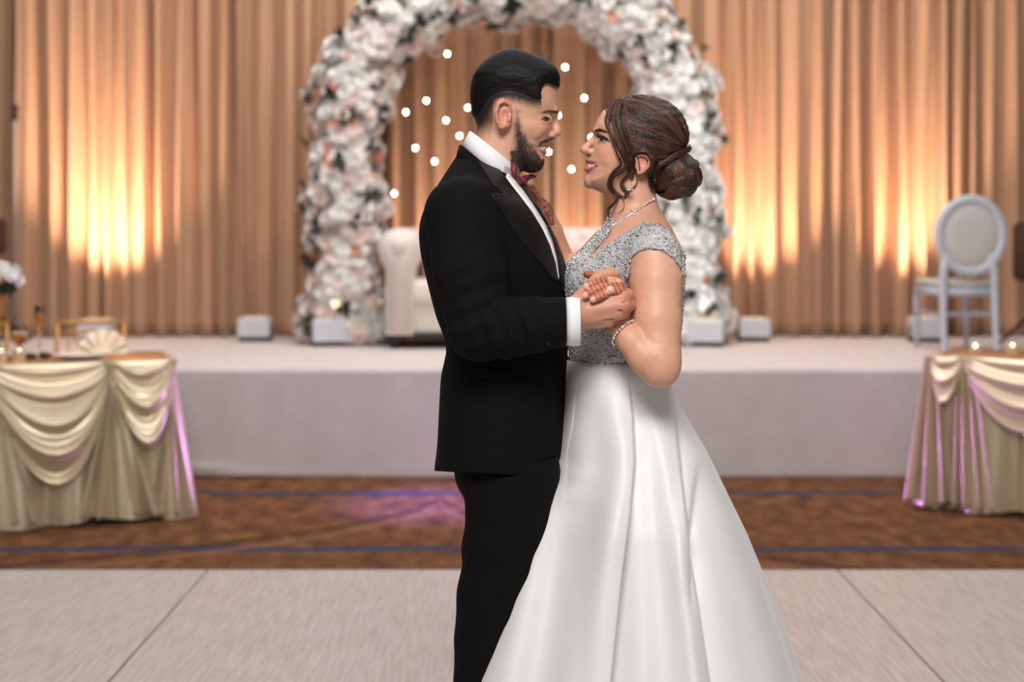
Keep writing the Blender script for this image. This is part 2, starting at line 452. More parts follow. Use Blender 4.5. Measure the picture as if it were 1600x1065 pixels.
for i in range(-3, 3):
    for j in range(3):
        o = bpy.data.objects.new('floor_panel', pme); COL.objects.link(o); o.parent = df
        o.location = (.046+i*px_w, DF_Y-(j+1)*py_w, 0)
bm = bmesh.new(); bev_box(bm, (-3.6, DF_Y-.008, 0), (4.0, DF_Y+.012, .016), .004, 2); bmesh_obj('edge_trim', bm, mat('edge_trim', S(70, 55, 48), .5, .3), df)

# ---- walls (behind the drapes, and the left and right of the hall)
wm = mat('dark_taupe_wall', S(70, 52, 42), .9, noise=.05)
for nm, lo, hi in (('wall_back', (-6, 10.35, 0), (6, 10.5, 5.4)), ('wall_left', (-6.15, 3.0, 0), (-6, 10.5, 5.4)), ('wall_right', (6, 3.0, 0), (6.15, 10.5, 5.4))):
    bm = bmesh.new(); bev_box(bm, lo, hi); o = bmesh_obj(nm, bm, wm); o['kind'] = 'structure'

# ---- stage platform
ST_Y = 7.766; ST_Z = .601; ST_B = 10.15
st = thing('stage_platform', 'low white carpeted stage platform with a plain fabric skirt', 'stage', (0, ST_Y, 0))
skm = mat('stage_skirt_fabric', S(216, 212, 211), .9, noise=.05, nscale=6, bump=.25, bscale=300)
tpm = mat('stage_top_carpet', S(226, 216, 212), .95, noise=.07, nscale=14, bump=.5, bscale=350)
bm = bmesh.new(); bev_box(bm, (-5, ST_Y+.02, .02), (5, ST_B, ST_Z-.012)); bmesh_obj('deck', bm, mat('stage_deck_wood', S(90, 80, 74), .8), st)
bm = bmesh.new(); bev_box(bm, (-5, ST_Y-.004, ST_Z-.014), (5, ST_B, ST_Z), .006, 2); bmesh_obj('carpet_top', bm, tpm, st)
nx, nz = 260, 26; X = np.linspace(-5, 5, nx); Z = np.linspace(0, ST_Z-.004, nz)
XX, ZZ = np.meshgrid(X, Z)
hem = np.interp(X, [-5, -2.4, -1.95, -1.5, -1.0, 5], [.03, .022, .016, .004, .002, .002])[None]
t = ZZ/ST_Z; YY = ST_Y-.004-.010*np.sin(X*2.1+1)[None]*(1-t)**1.5-.004*np.sin(X*7.3)[None]*(1-t)
ZZ = ZZ+hem*(1-t)
fold = np.exp(-((ZZ-(.09-.075*sstep(X, -2.2, -1.1)[None]))/.012)**2)*(1-sstep(X, -1.6, -.9)[None])*.012
YY = YY-fold
sk = link('skirt', mesh_np('skirt', np.stack([XX.ravel(), YY.ravel(), ZZ.ravel()], 1), grid_faces(nx, nz)), skm, st)
mdf = sk.modifiers.new('th', 'SOLIDIFY'); mdf.thickness = .003

# ---- gold drapes hanging behind the stage
DR_Y = 9.98
drm = mat('gold_satin_drape', S(192, 152, 120), .62, noise=.06, nscale=5, nstretch=(8, 1, .4), bump=.12, bscale=90, bstretch=(6, 6, 1), sheen=.15)
def drape(x0, x1, y=DR_Y, amp=.075, seed=0, z0=ST_Z+.004, z1=3.7, per=.15):
    r = np.random.default_rng(seed); n = int((x1-x0)/.0085)+2; m = 30
    X = np.linspace(x0, x1, n); Zs = np.linspace(0, 1, m)
    # irregular fold spacing
    ph = np.cumsum(.55+.9*np.interp(np.arange(n), np.linspace(0, n, max(4, int((x1-x0)/.22))), r.random(max(4, int((x1-x0)/.22)))))
    ph = ph/ph[-1]*round((x1-x0)/per)*2*np.pi
    am = .55+.9*np.interp(np.arange(n), np.linspace(0, n, max(4, int((x1-x0)/.3))), r.random(max(4, int((x1-x0)/.3))))
    w1 = np.sin(ph); fold = (np.sign(w1)*np.abs(w1)**.75+.32*np.sin(2.31*ph+1.3)+.15*np.sin(5.2*ph))*am
    V = []
    for s in Zs:
        k = .85+.25*s+.1*math.sin(5*s+seed)
        dx = .010*np.sin(ph*.5+4*s+seed)
        V.append(np.stack([X+dx, y-amp*fold*k, np.full(n, z0+s*(z1-z0))], 1))
    return mesh_np('drape_panel', np.concatenate(V), grid_faces(n, m))
xs = [-3.47, -2.62, -1.58, -.98, .30, 1.36, 2.25, 3.22]
for i in range(len(xs)-1):
    o = link('gold_drape', drape(xs[i]-.004, xs[i+1]+.004, seed=i+3, y=DR_Y+.012*(i % 2)), drm)
    tag(o, ['gold satin drape brightly lit by the uplight behind the gold chairs', 'unlit gold satin drape between the gold chairs and the flower arch', 'gold satin drape behind the arch pillar beside the loveseat',
            'gold satin drape behind the fairy lights and the head of the groom', 'gold satin drape inside the arch behind the head of the bride', 'lit gold satin drape next to the arch pillar behind the bride',
            'lit gold satin drape hanging directly before the oval-back chair'][i], 'drape', 'gold drapes behind the stage'); md = o.modifiers.new('th', 'SOLIDIFY'); md.thickness = .003
o = link('gold_drape', drape(3.24, 4.6, seed=31, y=DR_Y+.07, per=.13), drm)
tag(o, 'gold drape set back at the stage end beyond the oval-back chair', 'drape', 'set-back end drapes'); o.modifiers.new('th', 'SOLIDIFY').thickness = .003
o = link('gold_drape', drape(-4.8, -3.50, seed=37, y=DR_Y+.10, per=.16, amp=.035), drm)
tag(o, 'dull gold drape hanging beyond the grey upright pole', 'drape', 'set-back end drapes'); o.modifiers.new('th', 'SOLIDIFY').thickness = .003
# upright pole between the drapes
pl = thing('drape_pole', 'slim grey metal upright pole with a black collar between two drapes', 'pole', (at(23, 528, 9.78).x, 9.78, ST_Z))
V, Fc = lathe([(.016, .015), (.016, 1.54), (.015, 1.55)], 14, tuple(pl.location)); link('lower_tube', mesh_np('t', V, Fc), mat('brushed_pole', S(176, 164, 156), .45, .4), pl)
V, Fc = lathe([(.009, 1.55), (.009, 2.7)], 12, tuple(pl.location)); link('upper_tube', mesh_np('t', V, Fc), mat('dark_pole', S(48, 34, 26), .5, .3), pl)
V, Fc = lathe([(.014, 1.50), (.021, 1.505), (.021, 1.53), (.018, 1.532), (.018, 1.57), (.024, 1.575), (.024, 1.60), (.012, 1.61)], 14, tuple(pl.location)); link('collar', mesh_np('t', V, Fc), mat('pole_collar', S(26, 22, 22), .4), pl, label='black locking collar')
V, Fc = lathe([(.0, 0), (.12, 0), (.12, .008), (.02, .012), (.02, .03), (.0, .03)], 20, tuple(pl.location), cap=False); link('foot_plate', mesh_np('t', V, Fc), mat('pole_foot', S(60, 56, 54), .5, .5), pl)

# ---- unidentified black shapes at the stage ends, built as loudspeakers
spk_m = mat('speaker_cabinet', S(16, 15, 16), .6, bump=.2, bscale=200)
def loudspeaker(x, y, z, h, wd, label):
    t = thing('loudspeaker', label, 'loudspeaker', (x, y, ST_Z))
    bm = bmesh.new(); bev_box(bm, (x-wd/2, y-.15, z), (x+wd/2, y+.17, z+h), .045, 5); bmesh_obj('cabinet', bm, spk_m, t, True)
    bm = bmesh.new(); bev_box(bm, (x-wd/2+.03, y-.158, z+.04), (x+wd/2-.03, y-.149, z+h-.04), .003, 1); bmesh_obj('grille', bm, mat('speaker_grille', S(24, 24, 24), .5, .6, bump=.4, bscale=500), t)
    V, Fc = lathe([(.018, 0.01), (.018, z-ST_Z+.02)], 12, (x, y, ST_Z)); link('pole', mesh_np('p', V, Fc), mat('speaker_pole', S(20, 20, 20), .4, .6), t)
    for k in range(3):
        a = k*2.094+.5; P = np.array([(x, y, ST_Z+.32), (x+.34*math.cos(a), y+.2*math.sin(a), ST_Z+.012)])
        V, Q = tube_mesh([(P, [.011, .011])]); link('leg', mesh_np('l', V, Q), mat('speaker_leg', S(20, 20, 20), .4, .6), t)
c = at(1600, 440, 9.0); loudspeaker(c.x+.155, 9.0, c.z, .38, .36, 'unidentified black rounded shape, built as a loudspeaker, past the oval-back chair')
c = at(4, 398, 9.3); loudspeaker(c.x-.17, 9.3, c.z, .24, .30, 'small unidentified black shape, built as a loudspeaker, behind the white rose centrepiece')
# ================================================================== uplights
upm_case = mat('uplight_case', S(206, 208, 216), .45); upm_dark = mat('uplight_base', S(40, 26, 24), .6)
upm_lens = mat('uplight_lens', S(240, 220, 190), .3, emit=(1, .72, .42, 1), estr=.2)
def uplight(u, v0, v1, Y, wpx, label, aim, power, spread=60, color=(1.0, .70, .50), turn=0.0, group='boxy white uplights along the back of the stage'):
    sc = F/Y; c = at(u, v1, Y); wd = wpx/sc; h = (v1-v0)/sc
    t = thing('uplight', label, 'uplight', (c.x, Y, ST_Z), turn, group)
    M = Matrix.LocRotScale((c.x, Y, ST_Z), t.rotation_euler, None)
    bm = bmesh.new(); bev_box(bm, (-wd*.48, -.05, .0), (wd*.48, .09, .035), .008, 2, M); bmesh_obj('base', bm, upm_dark, t)
    bm = bmesh.new(); bev_box(bm, (-wd/2, -.085, .030), (wd/2, .085, h), .012, 3, M)
    bmesh_obj('case', bm, upm_case, t)
    bm = bmesh.new(); bev_box(bm, (-wd*.36, -.055, h-.002), (wd*.36, .055, h+.006), .004, 1, M); bmesh_obj('lens', bm, upm_lens, t)
    for s in (-1, 1):
        bm = bmesh.new(); bev_box(bm, (s*wd*.5-.006, -.02, .02), (s*wd*.5+.006, .02, h*.62), .003, 1, M); bmesh_obj('bracket', bm, upm_dark, t)
    L = lamp('uplight_beam', 'SPOT', (c.x, Y, ST_Z+h+.02), aim, power, color, spot_size=math.radians(spread), spot_blend=1.0, shadow_soft_size=.05)
    return t
def aimx(u, z): return (at(u, 0, DR_Y).x, DR_Y, z)
uplight(150, 490, 526, 9.50, 50, 'white uplight box behind the gold chair with the fan napkin', aimx(185, 2.15), 400, 88)
uplight(399, 490, 527, 9.62, 50, 'white uplight box alone between the head table and flower arch', aimx(400, 2.2), 8, 60)
uplight(515, 494, 536, 9.22, 56, 'white uplight box at the foot of the arch beside the loveseat', (at(560, 300, 9.4).x, 9.6, 2.0), 10, 70, (1, .78, .6), .25)
uplight(690, 494, 530, 9.72, 50, 'added white uplight box, unseen behind the loveseat on the groom side', aimx(700, 2.0), 60, 100)  # added lamp, out of view, to warm the drape inside the arch
uplight(905, 494, 530, 9.72, 50, 'added white uplight box, unseen behind the loveseat on the bride side', aimx(900, 2.0), 60, 100)  # its added twin on the other side, also out of view
uplight(1103, 494, 535, 9.20, 56, 'white uplight box at the foot of the arch by the bride', (at(1090, 250, 9.4).x, 9.45, 2.0), 14, 80, (.86, .93, 1.0), -.2)
uplight(1177, 491, 527, 9.60, 48, 'white uplight box alone beside the arch foot by the bride', aimx(1200, 2.3), 240, 88)
uplight(1445, 488, 527, 9.55, 46, 'white uplight box behind the legs of the oval-back chair', aimx(1392, 2.3), 270, 88)

# ================================================================== flower arch
AR_Y = 9.40; asc = F/AR_Y
arch = thing('flower_arch', 'tall arch packed with white and blush flowers and dark leaf sprigs', 'flower arch', (0, AR_Y, ST_Z))
ccx = at(803, 0, AR_Y).x
def arch_pt(s):
    "centre line s 0..1 from left foot over the top to right foot (x,z), with tangent angle"
    hw = 1.115; zs = 1.86; top = 1.12
    L1 = zs-ST_Z; L2 = math.pi/2*((hw+top)/2); T = 2*L1+2*L2; d = s*T
    if d < L1: return (-hw, ST_Z+d)
    if d > L1+2*L2: return (hw, ST_Z+(T-d))
    a = math.pi-(d-L1)/(2*L2)*math.pi
    ca, sa = math.cos(a), math.sin(a)
    return (hw*math.copysign(abs(ca)**.86, ca), zs+top*abs(sa)**.86)
# supporting frame: two parallel bent tubes and rungs
fp = []
for dy in (-.10, .10):
    P = np.array([(ccx+arch_pt(s)[0], AR_Y+dy, arch_pt(s)[1]) for s in np.linspace(0, 1, 60)]); fp.append((P, np.full(60, .014)))
for s in np.linspace(.05, .95, 16):
    x, z = arch_pt(s); fp.append((np.array([(ccx+x, AR_Y-.1, z), (ccx+x, AR_Y+.1, z)]), [.009, .009]))
V, Q = tube_mesh(fp); link('frame', mesh_np('frame', V, Q), mat('arch_frame', S(225, 220, 212), .5), arch)
# pale core added so the gaps between flower heads look light
nS, nA = 110, 14; V = []
for s in np.linspace(0.004, .996, nS):
    x, z = arch_pt(s); x2, z2 = arch_pt(min(s+.004, 1)); x1, z1 = arch_pt(max(s-.004, 0)); tg = Vector((x2-x1, 0, z2-z1)).normalized(); nr = Vector((tg.z, 0, -tg.x))
    for k in range(nA):
        a = 2*math.pi*k/nA; rr_ = 1+.10*math.sin(9*s*6.28+k*2.1)
        V.append(Vector((ccx+x, AR_Y, z))+nr*math.cos(a)*.185*rr_+Vector((0, 1, 0))*math.sin(a)*.15*rr_)
link('gap_fill_core', mesh_np('gap_fill_core', [tuple(v) for v in V], grid_faces(nA, nS, True)), mat('pale_gap_fill', S(222, 214, 200), .95, noise=.15, nscale=25, bump=.6, bscale=40), arch)
# flower heads (shared meshes): layered cupped petals
def flower_mesh(seed, kind):
    r = random.Random(seed); V = []; Fc = []
    layers = [(7, .034, .95, .0), (6, .027, .55, .008), (4, .016, .25, .014)] if kind == 'rose' else [(11, .036, .9, 0), (9, .030, .5, .010), (6, .020, .2, .018)]
    for n, ln, tilt, zo in layers:
        for k in range(n):
            a = 2*math.pi*(k+r.random()*.5)/n; tl = tilt+r.uniform(-.15, .15); w_ = ln*r.uniform(.55, .75)
            rad = Vector((math.cos(a), math.sin(a), 0)); tan = Vector((-math.sin(a), math.cos(a), 0)); up = Vector((0, 0, 1))
            b = len(V); d1 = rad*math.sin(tl)+up*math.cos(tl); tl2 = tl+.5; d2 = rad*math.sin(tl2)+up*math.cos(tl2)
            p0 = Vector((0, 0, zo))+rad*.003; p1 = p0+d1*ln*.55; p2 = p1+d2*ln*.5
            V += [p0-tan*w_*.25, p0+tan*w_*.25, p1-tan*w_+up*.004, p1-rad*.002, p1+tan*w_+up*.004, p2-tan*w_*.55, p2+tan*w_*.55]
            Fc += [(b, b+3, b+2), (b, b+1, b+3), (b+1, b+4, b+3), (b+2, b+3, b+5), (b+3, b+6, b+5), (b+3, b+4, b+6)]
    me = bpy.data.meshes.new('flower_head'); me.from_pydata([tuple(p) for p in V], [], Fc); me.update()
    me.polygons.foreach_set('use_smooth', [True]*len(me.polygons)); return me
def petal_mat(n, c): 
    m = mat(n, c, .7, noise=.06, nscale=30, sss=.0); m.node_tree.nodes['Principled BSDF'].inputs['Sheen Weight'].default_value = .2; return m
pm_w = petal_mat('white_petal', S(246, 243, 239)); pm_b = petal_mat('blush_petal', S(242, 222, 214)); pm_p = petal_mat('peach_petal', S(226, 158, 128))
FL = []
for k, (kd, mm) in enumerate([('hyd', pm_w), ('rose', pm_w), ('hyd', pm_w), ('hyd', pm_b), ('rose', pm_p), ('hyd', pm_w)]):
    me = flower_mesh(k, kd); me.materials.append(mm); FL.append(me)
lm_ = mat('dark_leaf', S(38, 50, 38), .55, noise=.25, nscale=20)
def sprig_mesh(seed):
    r = random.Random(seed); V = []; Fc = []
    for k in range(7):
        a = r.random()*6.28; e = r.uniform(.1, .9); d = Vector((math.cos(a)*math.cos(e), math.sin(a)*math.cos(e), math.sin(e)))
        s = d.cross(Vector((0, 0, 1))).normalized(); L = r.uniform(.06, .10); w_ = L*.28; b = len(V); n = s.cross(d)
        V += [Vector((0, 0, 0)), d*L*.45-s*w_, d*L*.45-n*.006, d*L*.45+s*w_, d*L-n*.012]
        Fc += [(b, b+2, b+1), (b, b+3, b+2), (b+1, b+2, b+4), (b+2, b+3, b+4)]
    me = bpy.data.meshes.new('leaf_sprig'); me.from_pydata([tuple(p) for p in V], [], Fc); me.update(); me.materials.append(lm_); return me
SP = [sprig_mesh(k) for k in range(4)]
r = random.Random(5); heads = []
for i in range(1900):
    s = (i+r.random())/1900; x, z = arch_pt(s)
    x2, z2 = arch_pt(min(s+.004, 1)); x1, z1 = arch_pt(max(s-.004, 0)); tg = Vector((x2-x1, 0, z2-z1)).normalized(); nr = Vector((tg.z, 0, -tg.x))
    half = .215+.035*math.sin(s*53)+.02*math.sin(s*131)
    if z < ST_Z+.35: half += .05
    a = r.uniform(-.35*math.pi, 1.35*math.pi) if r.random() < .88 else r.uniform(0, 6.28)
    # a: 90deg faces the room (-y)
    q = .97 if r.random() < .75 else r.uniform(.7, 1.14)
    off = nr*math.cos(a)*half*q+Vector((0, -1, 0))*math.sin(a)*.20*q
    p = Vector((ccx+x, AR_Y, z))+off
    if p.z < ST_Z+.06: p.z = ST_Z+.06+r.random()*.05
    heads.append((p, off.normalized(), r.random(), s))
vis = [h for h in heads if h[1].y < .25 and h[0].z < 2.95]
r.shuffle(vis); first = set(id(h) for h in vis[:300]); MB = {}
qz = Vector((0, 0, 1))
for h in heads:
    p, n, rr, s = h
    left = max(0, min(1, (0.5-s)*4+.5))
    k = r.choice([0, 1, 2, 5]); u_ = r.random()
    if u_ < .22*left+.04: k = 3
    elif u_ < .22*left+.04+.012+.022*left: k = 4
    n2 = (n+Vector((r.uniform(-.3, .3), r.uniform(-.3, .0), r.uniform(-.2, .4)))).normalized()
    rot = qz.rotation_difference(n2); sc = r.uniform(1.15, 1.75)
    M = Matrix.LocRotScale(p, rot, (sc, sc, sc))
    if id(h) in first:
        o = bpy.data.objects.new('flower_head', FL[k]); COL.objects.link(o); o.parent = arch
        o.matrix_local = Matrix.Translation(-arch.location) @ M
    else:
        me = FL[k]; MB.setdefault(me.materials[0].name, []).append((me, M))
for nm, lst in MB.items():
    V = []; Fc = []; b = 0
    for me, M in lst:
        co = np.empty(len(me.vertices)*3, np.float32); me.vertices.foreach_get('co', co); co = co.reshape(-1, 3)
        R3 = np.array(M.to_3x3()); V.append(co@R3.T+np.array(M.translation))
        tri = np.empty(len(me.polygons)*3, np.int32); me.loops.foreach_get('vertex_index', tri); Fc.append(tri.reshape(-1, 3)+b); b += len(co)
    link('flower_filler', mesh_np('flower_filler', np.concatenate(V), np.concatenate(Fc)), bpy.data.materials[nm], arch, kind='stuff', label='dense remaining flower heads of the arch')
for i in range(70):
    s = r.random(); x, z = arch_pt(s); a = r.uniform(.05*math.pi, .95*math.pi)
    x2, z2 = arch_pt(min(s+.004, 1)); x1, z1 = arch_pt(max(s-.004, 0)); tg = Vector((x2-x1, 0, z2-z1)).normalized(); nr = Vector((tg.z, 0, -tg.x))
    off = nr*math.cos(a)*.27+Vector((0, -1, 0))*math.sin(a)*.235
    p = Vector((ccx+x, AR_Y, z))+off
    if p.z < ST_Z+.12 or p.z > 3.1: continue
    o = bpy.data.objects.new('leaf_sprig', SP[i % 4]); COL.objects.link(o); o.parent = arch; sc = r.uniform(.75, 1.15)
    o.matrix_local = Matrix.Translation(-arch.location) @ Matrix.LocRotScale(p, qz.rotation_difference(off.normalized()), (sc, sc, sc))

# ================================================================== fairy lights hanging inside the arch
bulb_m = mat('warm_bulb', S(255, 240, 215), .3, emit=(1, .80, .55, 1), estr=60); wire_m = mat('clear_wire', S(170, 120, 80), .5); cap_m = mat('bulb_cap', S(190, 130, 70), .4, .7)
bulbs = [(699, 84), (666, 157), (634, 175), (697, 188), (731, 168), (718, 212), (649, 231), (679, 252), (616, 302), (883, 105), (913, 153), (893, 264), (857, 237), (872, 180), (924, 214)]
for i, (u, v) in enumerate(bulbs):
    Yb = 9.55+.05*math.sin(i*2.1); c = at(u, v, Yb)
    # hangs from the arch: find the height of the arch underside above it
    xr = abs(c.x-ccx); zt = 1.86+.82*math.sqrt(max(0.02, 1-(xr/.92)**2)) if xr < .9 else 2.1
    t = thing('fairy_light', 'warm glowing fairy light bulb hanging on a thin wire inside the flower arch', 'fairy light', tuple(c), 0, 'fairy lights inside the arch')
    V, Fc = lathe([(0.0001, -.009), (.005, -.008), (.0075, -.003), (.0075, .002), (.005, .007), (.0001, .009)], 12, tuple(c), cap=False); link('bulb', mesh_np('bulb', V, Fc), bulb_m, t)
    V, Fc = lathe([(.004, .006), (.004, .016), (.0015, .020)], 8, tuple(c)); link('cap', mesh_np('cap', V, Fc), cap_m, t)
    V, Q = tube_mesh([(np.array([(c.x, Yb, c.z+.02), (c.x, Yb, zt)]), [.0006, .0006])], 4); link('wire', mesh_np('wire', V, Q), wire_m, t)

# ================================================================== loveseat
sofa_m = mat('blush_velvet', S(226, 204, 198), .7, noise=.04, sheen=.3); pale_m = mat('ivory_leather', S(230, 220, 212), .5, noise=.03); dkw = mat('dark_wood', S(34, 20, 18), .4, noise=.2)
SY = 8.95; sl = at(592, 0, SY).x; sr = at(1012, 0, SY).x
sofa = thing('loveseat', 'ivory tufted loveseat with rolled arms and a dark wooden base in the arch', 'loveseat', ((sl+sr)/2, SY+.35, ST_Z))
zb = ST_Z; aw = .26
bm = bmesh.new(); bev_box(bm, (sl+.10, SY+.05, zb+.09), (sr-.10, SY+.60, zb+.30), .02, 3); bmesh_obj('seat_base', bm, pale_m, sofa, True)
bm = bmesh.new(); bev_box(bm, (sl+aw*.7, SY+.0, zb+.28), (sr-aw*.7, SY+.55, zb+.44), .05, 4); bmesh_obj('seat_cushion', bm, pale_m, sofa, True)
# tufted back: grid with button dimples, closed solid
nx, nz = 120, 60; X = np.linspace(sl+.10, sr-.10, nx); Zr = np.linspace(0, 1, nz); bx_ = .135
XX, RR = np.meshgrid(X, Zr); ztop = zb+.765-.0*np.abs((XX-(sl+sr)/2)); zz = zb+.30+RR*(ztop-zb-.30)
row = zz/.115; du = (XX/bx_+.5*(np.floor(row+.5) % 2)); 
puff = np.abs(np.sin(np.pi*(XX/bx_+zz/.23)))*np.abs(np.sin(np.pi*(XX/bx_-zz/.23)))
yf = SY+.47+.10*RR-.05*np.sqrt(puff)
yf = yf+.05*sstep(RR, .9, 1.0)
front = np.stack([XX, yf, zz], -1).reshape(-1, 3); back = np.stack([XX, np.full_like(XX, SY+.70)+.04*RR-.04*sstep(RR, .92, 1), zz], -1).reshape(-1, 3)
n0 = nx*nz; Fc = np.concatenate([grid_faces(nx, nz), grid_faces(nx, nz)[:, ::-1]+n0])
side = []
for k in range(nx-1):
    t_ = (nz-1)*nx; side += [(t_+k, t_+k+1, t_+k+1+n0, t_+k+n0), (k+1, k, k+n0, k+1+n0)]
for j in range(nz-1):
    side += [(j*nx, (j+1)*nx, (j+1)*nx+n0, j*nx+n0), ((j+1)*nx+nx-1, j*nx+nx-1, j*nx+nx-1+n0, (j+1)*nx+nx-1+n0)]
link('backrest', mesh_np('backrest', np.concatenate([front, back]), np.concatenate([Fc, np.array(side)])), sofa_m, sofa)
for s, x0 in ((1, sl), (-1, sr-aw)):
    # arm: front outline with scroll top, extruded front to back with rounded edge
    cx_ = x0+aw/2; pts = []
    out = [(-.085, .09), (-.085, .50), (-.115, .56), (-.13, .63), (-.12, .70), (-.07, .752), (0, .765), (.07, .752), (.12, .70), (.13, .63), (.115, .56), (.085, .50), (.085, .09)]
    bm = bmesh.new(); 
    lo_ = [bm.verts.new((cx_+a*1.02, SY-.02, zb+b)) for a, b in out]; f = bm.faces.new(lo_)
    ex = bmesh.ops.extrude_face_region(bm, geom=[f]); bmesh.ops.translate(bm, verts=[q for q in ex['geom'] if isinstance(q, bmesh.types.BMVert)], vec=(0, .70, 0))
    bmesh.ops.bevel(bm, geom=[e for e in bm.edges if abs(e.verts[0].co.y-e.verts[1].co.y) < .01], offset=.018, segments=3, affect='EDGES')
    bmesh_obj('arm', bm, pale_m, sofa, True)
    V, Fc = lathe([(.0, -.008), (.05, -.006), (.055, .004), (.0, .006)], 18, cap=False); V = np.array(V)[:, [0, 2, 1]]+np.array([cx_, SY-.024, zb+.655]); link('scroll_rosette', mesh_np('r', V, Fc), pale_m, sofa)
bm = bmesh.new(); bev_box(bm, (sl+.03, SY+.02, zb+.055), (sr-.03, SY+.66, zb+.105), .012, 2); bmesh_obj('plinth', bm, dkw, sofa)
for lx in (sl+.10, (sl+sr)/2, sr-.10):
    for ly in (SY+.06, SY+.58):
        V, Fc = lathe([(.022, 0), (.028, .012), (.022, .03), (.04, .052), (.042, .062)], 12, (lx, ly, zb)); link('foot', mesh_np('foot', V, Fc), dkw, sofa)
# blush cushion leaning in the corner
cu = thing('cushion', 'blush pink square cushion leaning on the loveseat arm', 'cushion', (sl+.44, SY+.36, zb+.44))
n = 24; A, B = np.meshgrid(np.linspace(-1, 1, n), np.linspace(-1, 1, n)); th = .075*((1-A**2)*(1-B**2))**.5
pin = 1-.06*(np.abs(A*B))
Vf = np.stack([A*.19*pin, -th, B*.19*pin+.19], -1).reshape(-1, 3); Vb = np.stack([A*.19*pin, th, B*.19*pin+.19], -1).reshape(-1, 3)
V = np.concatenate([Vf, Vb]); Mx = np.array(Matrix.Rotation(.28, 3, 'Z') @ Matrix.Rotation(-.22, 3, 'X')); V = V@Mx.T+np.array(cu.location)
link('cover', mesh_np('c', V, np.concatenate([grid_faces(n, n), grid_faces(n, n)[:, ::-1]+n*n])), mat('pink_cushion', S(214, 152, 146), .7, sheen=.3), cu)

# ================================================================== oval-back chair
ch_m = mat('grey_white_paint', S(196, 202, 212), .45, noise=.02); up_m = mat('cream_upholstery', S(206, 202, 196), .85, noise=.05, nscale=60, bump=.3, bscale=250)
CY = 8.72; cs = F/CY; cc = at(1517, 368, CY)
base = at(1514, 552, CY)
chair = thing('oval_back_chair', 'pale grey oval-back banquet chair with cream upholstery on the stage', 'chair', (base.x, CY, ST_Z), 0)
def ringtube(cx, cz, ra, rb, y, r, n=40, tilt=0):
    a = np.linspace(0, 2*np.pi, n, endpoint=False)
    V = []; Fc = []
    m = 10
    for t in a:
        for k in range(m):
            p = 2*np.pi*k/m; rr = r*math.cos(p); q = r*.62*math.sin(p)
            V.append((cx+(ra+rr)*math.cos(t), y+q+tilt*(math.sin(t)*rb), cz+(rb+rr)*math.sin(t)))
    for i in range(n):
        for k in range(m): Fc.append((i*m+k, ((i+1) % n)*m+k, ((i+1) % n)*m+(k+1) % m, i*m+(k+1) % m))
    return V, Fc
V, Fc = ringtube(cc.x, cc.z, .196, .222, CY, .030); link('back_ring', mesh_np('ring', V, Fc), ch_m, chair)
for sgn, nm in ((-1, 'back_panel'),):
    a = np.linspace(0, 2*np.pi, 40, endpoint=False); V = [(cc.x, CY-.018, cc.z)]; Fc = []
    prof = [(.35, -.018), (.7, -.015), (.93, -.008), (1.0, 0), (.93, .012), (.6, .022), (0.02, .026)]
    for q, yy in prof:
        for t in a: V.append((cc.x+.176*q*math.cos(t), CY+yy, cc.z+.202*q*math.sin(t)))
    for t in range(40): Fc.append((0, 1+(t+1) % 40, 1+t))
    for i in range(len(prof)-1):
        for t in range(40): Fc.append((1+i*40+t, 1+i*40+(t+1) % 40, 1+(i+1)*40+(t+1) % 40, 1+(i+1)*40+t))
    link(nm, mesh_np(nm, V, Fc), up_m, chair)
yb = CY; yfr = CY+.40   # chair faces away from the room, turned a little to its left
dxf = at(1433, 0, CY+.40).x-at(1478, 0, CY).x
zS = ST_Z+.42
def seat_poly(z, gr=0):
    xl, xr_ = at(1472, 0, CY).x, at(1556, 0, CY).x
    return [(xl-gr, yb-gr), (xr_+gr, yb-gr), (xr_+dxf*.62+gr, yfr+gr), (xl+dxf-gr, yfr+gr)]
for nm, z0, z1, mm, gr, bv in (('seat_rail', zS-.075, zS-.02, ch_m, .0, .008), ('seat_pad', zS-.022, zS+.025, up_m, .006, .018)):
    bm = bmesh.new(); P = seat_poly(0, gr); b_ = [bm.verts.new((x, y, z0)) for x, y in P]; t_ = [bm.verts.new((x, y, z1)) for x, y in P]
    bm.faces.new(b_[::-1]); bm.faces.new(t_)
    for k in range(4): bm.faces.new((b_[k], b_[(k+1) % 4], t_[(k+1) % 4], t_[k]))
    bmesh.ops.bevel(bm, geom=list(bm.edges), offset=bv, segments=3, affect='EDGES'); bmesh_obj(nm, bm, mm, chair, True)
P = seat_poly(0)
for k, (x, y) in enumerate(P):
    x += .018*(1 if k in (0, 3) else -1)
    if k < 2:
        sx = -1 if k == 0 else 1
        # rear leg sweeps up to carry the oval
        pts = spline([(x+sx*.014, y-.03, ST_Z+.003), (x+sx*.012, y-.012, ST_Z+.2), (x+sx*.012, y, zS-.05), (x+sx*.010, y, zS+.06), (x-sx*.004, y, zS+.14), (x-sx*.012, y, zS+.185)], 22)
        V, Q = tube_mesh([(pts, np.interp(np.linspace(0, 1, 22), [0, .4, .6, .75, .9, 1], [.017, .024, .028, .03, .024, .018]))], 6)
    else:
        pts = np.array([(x, y-.01, zS-.06), (x, y-.01, zS-.2), (x, y-.01, ST_Z+.003)]); V, Q = tube_mesh([(pts, [.024, .02, .014])], 6)
    link('leg', mesh_np('leg', V, Q), ch_m, chair)
for a, b in ((0, 1), (0, 3), (1, 2)):
    p, q = P[a], P[b]; zr = ST_Z+.235; V, Q = tube_mesh([(np.array([(p[0], p[1]-.005, zr), (q[0], q[1]-.005, zr)]), [.013, .013])], 6); link('stretcher', mesh_np('st', V, Q), ch_m, chair)
